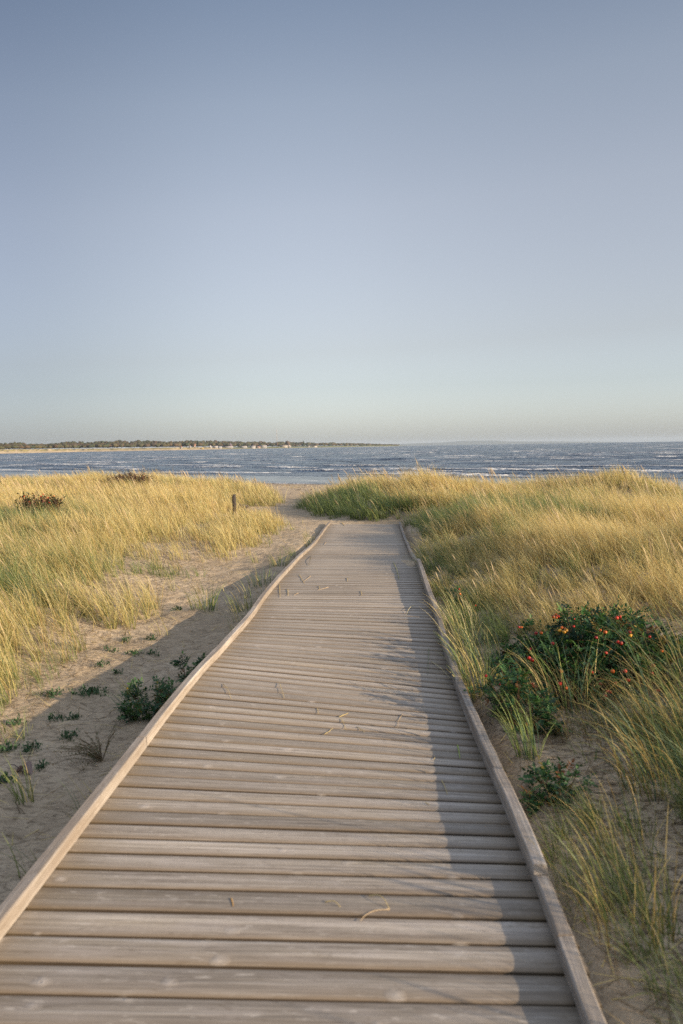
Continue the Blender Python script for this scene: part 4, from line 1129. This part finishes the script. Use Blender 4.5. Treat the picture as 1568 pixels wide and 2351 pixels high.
for r in rs:
    Dp = coast(r)
    for k in ks:
        kk = k + (fbm(np.array([r * 260]), np.array([k * .03]), 701, 2)[0] - .5) * (14 if 40 < k < 200 else 0)
        y = Dp + k; x = r * y
        hgt = float(land_h(r, kk)) + (0 if k < 45 else 2.4 * (fbm(np.array([r * 420]), np.array([k * .04]), 705, 3)[0] - .5))
        if k <= 0: hgt = -.7
        V.append((x, y, SEA + hgt - (x * x + y * y) / (2 * RE)))
        nz = fbm(np.array([r * 500]), np.array([k * .06]), 709, 3)[0]
        sandc = np.array((.50, .385, .24)); dunec = np.array((.30, .245, .10)); bushc = np.array((.10, .09, .05)); grassc = np.array((.19, .20, .075))
        if k < 55: c = sandc
        elif k < 150: c = dunec * (.8 + .5 * nz) if nz < .56 else (sandc if nz < .66 else bushc)
        else: c = bushc
        vil = float(ss(-.165, -.13, r))
        if k > 22: c = c * (1 - vil) + grassc * (.7 + .6 * nz) * vil
        V_ = V; C.append(c)
nk = len(ks); idx = np.arange(len(rs) * nk).reshape(len(rs), nk)
q = np.stack([idx[:-1, :-1], idx[1:, :-1], idx[1:, 1:], idx[:-1, 1:]], -1).reshape(-1, 4)
o = np_mesh('far_shore', V, q, M['land'], None, True, {'col': ('FLOAT_COLOR', np.array(C))})
tag(o, 'low sandy shore with dunes across the bay', 'shore', kind='structure')

# woods behind the far dunes: many crowns, one mass
def ico(sub):
    import bmesh
    bm = bmesh.new(); bmesh.ops.create_icosphere(bm, subdivisions=sub, radius=1.0)
    v = np.array([t.co[:] for t in bm.verts]); f = np.array([[w.index for w in g.verts] for g in bm.faces]); bm.free(); return v, f
IV, IF = ico(2)
def crown(mb, c, r, col, seed):
    n = np.array([mnoise.noise(Vector((float(a) * 1.8 + seed, float(b) * 1.8, float(d_) * 1.8))) for a, b, d_ in IV])
    n2 = np.array([mnoise.noise(Vector((float(a) * 4.5 + seed, float(b) * 4.5, float(d_) * 4.5 + 5))) for a, b, d_ in IV])
    v = IV * (1 + .45 * n + .28 * n2)[:, None] * np.array(r) + np.array(c)
    mb.add(v, (), IF, col)
mb = MB()
cols = [(.085, .085, .045), (.11, .095, .05), (.115, .085, .055), (.075, .07, .04), (.105, .075, .05), (.065, .075, .045)]
def top_h(r):   # height of the tree tops above the sea, metres
    return np.interp(r, [-.5, -.43, -.38, -.33, -.28, -.21, -.15, -.10, -.05, 0, .04, .07, .085], [28, 28, 29, 35, 38, 38, 38, 36, 33, 29, 22, 17, 13])
for k in range(1750):
    r = random.uniform(-.60, .072); row = random.random()
    Dp = float(coast(r)); back = 110 + 330 * row + (60 if r > -.15 else 0)
    y = Dp + back; x = r * y
    cv = (x * x + y * y) / (2 * RE)
    g0 = float(land_h(r, back))
    top = float(top_h(r)) * (.62 + .38 * row) * (.86 + .22 * float(vn(np.array([r * 95]), np.array([row * 3]), 808)[0])) * random.uniform(.9, 1.04)
    rad = random.uniform(5.5, 10) * (1 + (Dp - 1600) / 6000)
    ht = max(4, (top - g0) * .62)
    if r > -.14 and random.random() < .35 and row < .4: continue
    crown(mb, (x, y, SEA + top - ht * .62 - cv), (rad, rad, ht * .62), random.choice(cols), k * 3.1)
o = mb.build('coastal_woods', M['woods'], None)
tag(o, 'brownish-green woods behind the dunes across the bay', 'woods', kind='stuff')

f6 = lambda x, y: c5(x, y, 700, 1700, 2.6133)
def far_place(cx_, cy_, back):
    px, py = f6(cx_, cy_); d = ray(px, py); r = d[0]
    Yd = float(coast(r)) + back
    return Vector((r * Yd, Yd, SEA + float(land_h(r, back)) - (r * r + 1) * Yd * Yd / (2 * RE))), Yd / F / .57394 * 1.0, (px, py)
def far_z(py, px, Yd): return CAMZ + ray(px, py)[2] * Yd

def far_tree(cx_, ytop, wid, col, label, shape='round'):
    p, _, (px, py) = far_place(cx_, ytop, 95)
    ztop = far_z(py, px, p.y); Hh = max(8, ztop - p.z); sc = p.y / (F / .57394) / 2.6133
    root = empty('far_tree', p, label, 'tree', 'separate trees around the far village')
    w = wid * sc / 2
    t_ = MB(); t_.tube([(0, 0, -2), (0, 0, Hh * .4), (0, 0, Hh * .75)], [w * .14, w * .10, w * .05], 6, (.09, .07, .05))
    for k in range(4): 
        u = k * 1.6; t_.tube([(0, 0, Hh * .35), (math.cos(u) * w * .5, math.sin(u) * w * .5, Hh * .6)], [w * .06, w * .03], 5, (.09, .07, .05))
    t_.build('trunk', M['woods'], root)
    c_ = MB()
    if shape == 'conifer':
        for k in range(7):
            f_ = k / 6; crown(c_, (0, 0, Hh * (.25 + .68 * f_)), (w * (1 - .85 * f_), w * (1 - .85 * f_), Hh * .12), col, cx_ + k)
    else:
        for k in range(9):
            u = random.uniform(0, 6.28); r_ = w * .55 * math.sqrt(random.random())
            crown(c_, (math.cos(u) * r_, math.sin(u) * r_, Hh * random.uniform(.45, .80)), (w * .45, w * .45, Hh * .19), np.array(col) * random.uniform(.8, 1.2), cx_ + k)
    c_.build('crown', M['woods'], root)
far_tree(1343, 163, 34, (.045, .055, .035), 'tall dark conifer standing above the right part of the far village', 'conifer')
far_tree(1172, 164, 62, (.15, .11, .085), 'broad pale-brown bare-looking tree right of the mast across the bay')
far_tree(235, 165, 34, (.05, .065, .04), 'dark green round tree highest in the far woods left of the village')
far_tree(118, 185, 60, (.055, .07, .045), 'wide low dark green tree at the left end of the far village')
far_tree(675, 170, 22, (.11, .085, .06), 'narrow brown tree left of the long two-part white house')
far_tree(1063, 178, 40, (.13, .09, .065), 'reddish-brown tree at the foot of the mast')
far_tree(1268, 174, 30, (.07, .075, .05), 'rounded green tree between bare-looking tree and conifer')
far_tree(740, 178, 26, (.09, .08, .055), 'olive tree rising behind the long two-part white house')
far_tree(1432, 180, 24, (.07, .075, .05), 'small lone green tree right of the conifer')

def house(cx_, w_px, wallc, roofc, label, hw=5.0, roof_h=4.0, back=62, chim=True, steep=False, name='house', wins=4, base=None):
    p, _, (px, py) = far_place(cx_, 225, back)
    if base is not None: p.z += base
    sc = p.y / (F / .57394) / 2.6133; w = w_px * sc; dp = min(w, 14)
    root = empty(name, p, label, 'house')
    mb = MB(); mb.box((0, 0, hw / 2 - .5), (w, dp, hw + 1), wallc); mb.build('wall', M['wall'], root)
    mb = MB(); e = .6
    if steep:   # gable end towards the water
        vs = [(-w / 2 - e, -dp / 2 - e, hw), (w / 2 + e, -dp / 2 - e, hw), (0, -dp / 2 - e, hw + roof_h), (-w / 2 - e, dp / 2 + e, hw), (w / 2 + e, dp / 2 + e, hw), (0, dp / 2 + e, hw + roof_h)]
        mb.add(vs, [(0, 2, 5, 3), (1, 4, 5, 2), (0, 3, 4, 1)], [(0, 1, 2), (3, 5, 4)], roofc)
    else:
        vs = [(-w / 2 - e, -dp / 2 - e, hw), (-w / 2 - e, dp / 2 + e, hw), (-w / 2 - e, 0, hw + roof_h), (w / 2 + e, -dp / 2 - e, hw), (w / 2 + e, dp / 2 + e, hw), (w / 2 + e, 0, hw + roof_h)]
        mb.add(vs, [(0, 3, 5, 2), (1, 2, 5, 4), (0, 1, 4, 3)], [(0, 2, 1), (3, 4, 5)], roofc)
    rf = mb.build('roof', M['roof'], root)
    if chim:
        mb = MB(); mb.box((w * .2, 0, hw + roof_h), (1.4, 1.4, 3), (.25, .13, .10)); mb.build('chimney', M['wall'], rf)
    for k in range(wins):
        mb = MB(); xx = -w / 2 + w * (k + .5) / wins
        mb.box((xx, -dp / 2 - .02, hw * .5), (min(2.2, w / wins * .5), .25, 1.8), (.06, .07, .08)); mb.build('window', M['wall'], root)
WH = (.36, .357, .35); GR = (.20, .17, .17)
house(65, 20, WH, (.30, .16, .12), 'small white house at the left end of the far village', wins=2, steep=True)
house(155, 20, WH, GR, 'white gabled house beside the wide dark green tree', wins=2, steep=True, base=3)
house(205, 18, (.55, .35, .25), (.32, .15, .10), 'small reddish house up among the trees at the village left', wins=2, base=7)
house(282, 26, (.62, .44, .12), (.40, .30, .12), 'low yellow-ochre house near the water, second group from the left', 2.5, 1.5, 40, False, wins=2)
house(370, 26, WH, (.55, .53, .52), 'small bright white house with steep gable facing the water', 4, 7, steep=True, wins=2)
house(422, 46, WH, (.42, .38, .36), 'wide white house with pale grey roof between two smaller white ones', 5, 4, wins=5)
house(466, 40, WH, (.50, .45, .42), 'low white house immediately left of the very long white building', 3.5, 3, 52, wins=4)
house(550, 112, WH, (.38, .34, .33), 'very long low white building across the bay', 4.5, 2.5, 70, False, wins=10, base=1)
house(580, 40, (.30, .24, .27), (.17, .13, .16), 'dark steep pointed-roof house rising behind the very long white building', 6, 13, 100, False, steep=True, wins=3, base=1)
house(715, 72, WH, (.40, .36, .33), 'long two-part white house in the middle of the far village', 6, 2.5, wins=7, base=1)
house(812, 55, (.58, .55, .52), (.35, .33, .33), 'grey house with plain gabled roof right of the long two-part house', 5, 6, 50, wins=4)
house(868, 46, (.45, .34, .28), (.30, .18, .14), 'brownish house between the grey one and the big white one', 4, 4, wins=4)
house(922, 70, WH, (.34, .31, .30), 'big white house with dark roof left of the mast', 7, 5, 66, wins=6)
house(1138, 78, (.50, .45, .38), (.34, .30, .26), 'large beige house with a broad brown roof right of the mast', 4.5, 6, 70, wins=6, base=1)
house(1192, 42, WH, (.40, .32, .28), 'white gabled house joined to the right side of the large beige one', 6, 7, 66, steep=True, wins=3, base=1)
house(1395, 22, WH, (.40, .36, .34), 'tiny white house right of the conifer', 4, 3, wins=2)
house(1460, 50, (.66, .62, .55), (.45, .38, .32), 'last low pale house on the right end of the far shore', 4, 3, wins=4)

# radio mast
p, _, (px, py) = far_place(1062, 40, 130); ztop = far_z(py, px, p.y); Hh = ztop - p.z
root = empty('radio_mast', p, 'tall thin lattice radio mast rising above the far village', 'mast')
mb = MB(); w = 2.6
cr = [(w * math.cos(a), w * math.sin(a)) for a in (0.3, 2.39, 4.49)]
nb = 20
for (a, b) in cr: mb.tube([(a, b, -1), (a * .55, b * .55, Hh * .97)], [.45, .38], 5, (.42, .40, .40))
for k in range(nb):
    z0, z1 = Hh * .97 * k / nb, Hh * .97 * (k + 1) / nb; s0, s1 = 1 - .45 * k / nb, 1 - .45 * (k + 1) / nb
    for i in range(3):
        a, b = cr[i], cr[(i + 1) % 3]; mb.tube([(a[0] * s0, a[1] * s0, z0), (b[0] * s1, b[1] * s1, z1)], .22, 4, (.42, .40, .40), cap=False)
mb.build('lattice', M['metal'], root)
mb = MB(); mb.tube([(0, 0, Hh * .95), (0, 0, Hh * 1.06)], [.5, .3], 6, (.35, .33, .33)); mb.build('antenna', M['metal'], root)
for zz, a in ((.90, 2.2), (.86, 5.0)):
    mb = MB(); mb.tube([(math.cos(a) * 1.8, math.sin(a) * 1.8, Hh * zz), (math.cos(a) * 3.2, math.sin(a) * 3.2, Hh * zz)], [1.7, 1.7], 12, (.6, .6, .6)); mb.build('dish', M['metal'], root)

# hills far beyond the bay
DH = 27000.0
prof = [(880, 3.0), (930, 5.2), (985, 6.0), (1030, 7.2), (1060, 9.3), (1100, 9.2), (1135, 9.0), (1165, 6.6), (1215, 5.4), (1270, 4.6), (1320, 3.4), (1370, 2.0), (1420, .8)]
px_ = np.array([a for a, b in prof]); hh_ = np.array([b for a, b in prof])
V = []; xs_ = np.linspace(840, 1440, 160)
for xx in xs_:
    r = ray(xx, 1020)[0]; hp_ = np.interp(xx, px_, hh_, left=1.5, right=.3) + .5 * (fbm(np.array([xx * .06]), np.array([1.]), 33, 3)[0] - .5)
    drop = (DH * DH) / (2 * RE)
    base = SEA - drop
    top = CAMZ + hp_ / F * DH - 30 + 14
    top = CAMZ + hp_ / F * DH - math.sqrt(2 * 3.4 / RE) * DH
    for dd, f_ in ((0, 0), (900, .45), (2000, 1.0), (3600, .8), (5000, 0)):
        y = DH + dd - 2000; V.append((r * y, y, base + (top - base) * f_))
idx = np.arange(len(xs_) * 5).reshape(-1, 5)
q = np.stack([idx[:-1, :-1], idx[1:, :-1], idx[1:, 1:], idx[:-1, 1:]], -1).reshape(-1, 4)
o = np_mesh('hills', V, q, M['land'], None, True, {'col': ('FLOAT_COLOR', np.tile((.08, .09, .06), (len(V), 1)))})
tag(o, 'faint pale blue hills on the horizon beyond the bay', 'hills', kind='structure')

# ------------------------------------------------------------------ haze
hz = MB(); hz.box((0, 12500, -5), (68000, 45000, 270)); 
m = bpy.data.materials.new('haze_air'); m.use_nodes = True; nt = m.node_tree; nt.nodes.clear()
out = nt.nodes.new('ShaderNodeOutputMaterial'); pv = nt.nodes.new('ShaderNodeVolumePrincipled')
pv.inputs['Density'].default_value = 3.0e-5; pv.inputs['Color'].default_value = (.74, .86, 1.0, 1); pv.inputs['Anisotropy'].default_value = .0
nt.links.new(pv.outputs[0], out.inputs['Volume'])
o = hz.build('haze', m, None); tag(o, 'thin pale haze over the bay', 'haze', kind='stuff')

# ------------------------------------------------------------------ light
SUN_EL = math.radians(15.0); SUN_AZ = math.radians(114)      # clockwise from the direction the boardwalk runs
S = Vector((math.sin(SUN_AZ) * math.cos(SUN_EL), math.cos(SUN_AZ) * math.cos(SUN_EL), math.sin(SUN_EL)))
ld = bpy.data.lights.new('sun', 'SUN'); ld.energy = 3.5; ld.angle = math.radians(.53); ld.color = (1.0, .80, .56)
lo = bpy.data.objects.new('sun', ld); COL.objects.link(lo); lo.rotation_euler = S.to_track_quat('Z', 'Y').to_euler(); lo.location = (30, 0, 20)
w = bpy.data.worlds.new('World'); SC.world = w; w.use_nodes = True; nt = w.node_tree; nt.nodes.clear()
out = nt.nodes.new('ShaderNodeOutputWorld'); bg = nt.nodes.new('ShaderNodeBackground')
sky = nt.nodes.new('ShaderNodeTexSky'); sky.sky_type = 'NISHITA'; sky.sun_disc = False
sky.sun_elevation = SUN_EL; sky.sun_rotation = SUN_AZ; sky.altitude = 0; sky.air_density = 1.0; sky.dust_density = 1.0; sky.ozone_density = 3.0
hs = nt.nodes.new('ShaderNodeHueSaturation'); hs.inputs['Saturation'].default_value = .48; hs.inputs['Value'].default_value = 1.0
nt.links.new(sky.outputs[0], hs.inputs['Color']); wc = N(nt, 'ShaderNodeTexCoord'); wsx = N(nt, 'ShaderNodeSeparateXYZ'); nt.links.new(wc.outputs['Generated'], wsx.inputs[0])
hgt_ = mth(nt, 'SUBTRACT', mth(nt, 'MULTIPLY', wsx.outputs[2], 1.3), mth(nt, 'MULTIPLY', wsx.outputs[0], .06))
dk_ = ramp(nt, [(0, (1.03, 1.05, 1.12)), (.15, (.88, .83, .82)), (.36, (.91, .88, .88)), (.50, (.82, .84, .87)), (.62, (.64, .71, .80)), (.78, (.58, .66, .80)), (.90, (1.3, 1.3, 1.3)), (1.0, (2.3, 2.25, 2.2))], hgt_)  # sky tinted by height; unseen overhead part brightened, added fill for shaded areas
# sky darkened away from the sun, partly lens vignetting put into its colour
sd_ = ramp(nt, [(.0, .85), (.22, (.60, .62, .68)), (.30, (.54, .57, .63)), (.36, (.66, .68, .71)), (.43, (.90, .91, .92)), (.50, 1.01), (.58, 1.01), (.75, .94)], mth(nt, 'MULTIPLY_ADD', wsx.outputs[0], .5, .5), 'B_SPLINE')
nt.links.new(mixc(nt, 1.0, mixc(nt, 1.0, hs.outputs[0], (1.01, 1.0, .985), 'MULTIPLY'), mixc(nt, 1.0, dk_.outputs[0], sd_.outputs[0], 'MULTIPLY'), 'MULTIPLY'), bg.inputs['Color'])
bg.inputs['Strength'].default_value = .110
nt.links.new(bg.outputs[0], out.inputs['Surface'])

# ------------------------------------------------------------------ camera
cd = bpy.data.cameras.new('camera'); cam = bpy.data.objects.new('camera', cd); COL.objects.link(cam); SC.camera = cam
cd.sensor_fit = 'VERTICAL'; cd.sensor_height = 36; cd.sensor_width = 24; cd.lens = 28; cd.clip_start = .05; cd.clip_end = 90000
Rw = Vector((1, 0, 0)); Uw = Vector((0, SP, CP)); Fw = Vector((0, CP, -SP))
r_ = Rw * CR - Uw * SR; u_ = Rw * SR + Uw * CR; b_ = -Fw
cam.matrix_world = Matrix(((r_.x, u_.x, b_.x, 0), (r_.y, u_.y, b_.y, 0), (r_.z, u_.z, b_.z, CAMZ), (0, 0, 0, 1)))
cd.dof.use_dof = True; cd.dof.focus_distance = 14.0; cd.dof.aperture_fstop = 2.8

SC.view_settings.view_transform = 'Standard'; SC.view_settings.look = 'None'; SC.view_settings.exposure = 0.95; SC.view_settings.gamma = 1.0
SC.cycles.max_bounces = 6; SC.cycles.transparent_max_bounces = 8; SC.cycles.use_denoising = False; SC.cycles.use_adaptive_sampling = False; SC.cycles.volume_bounces = 0
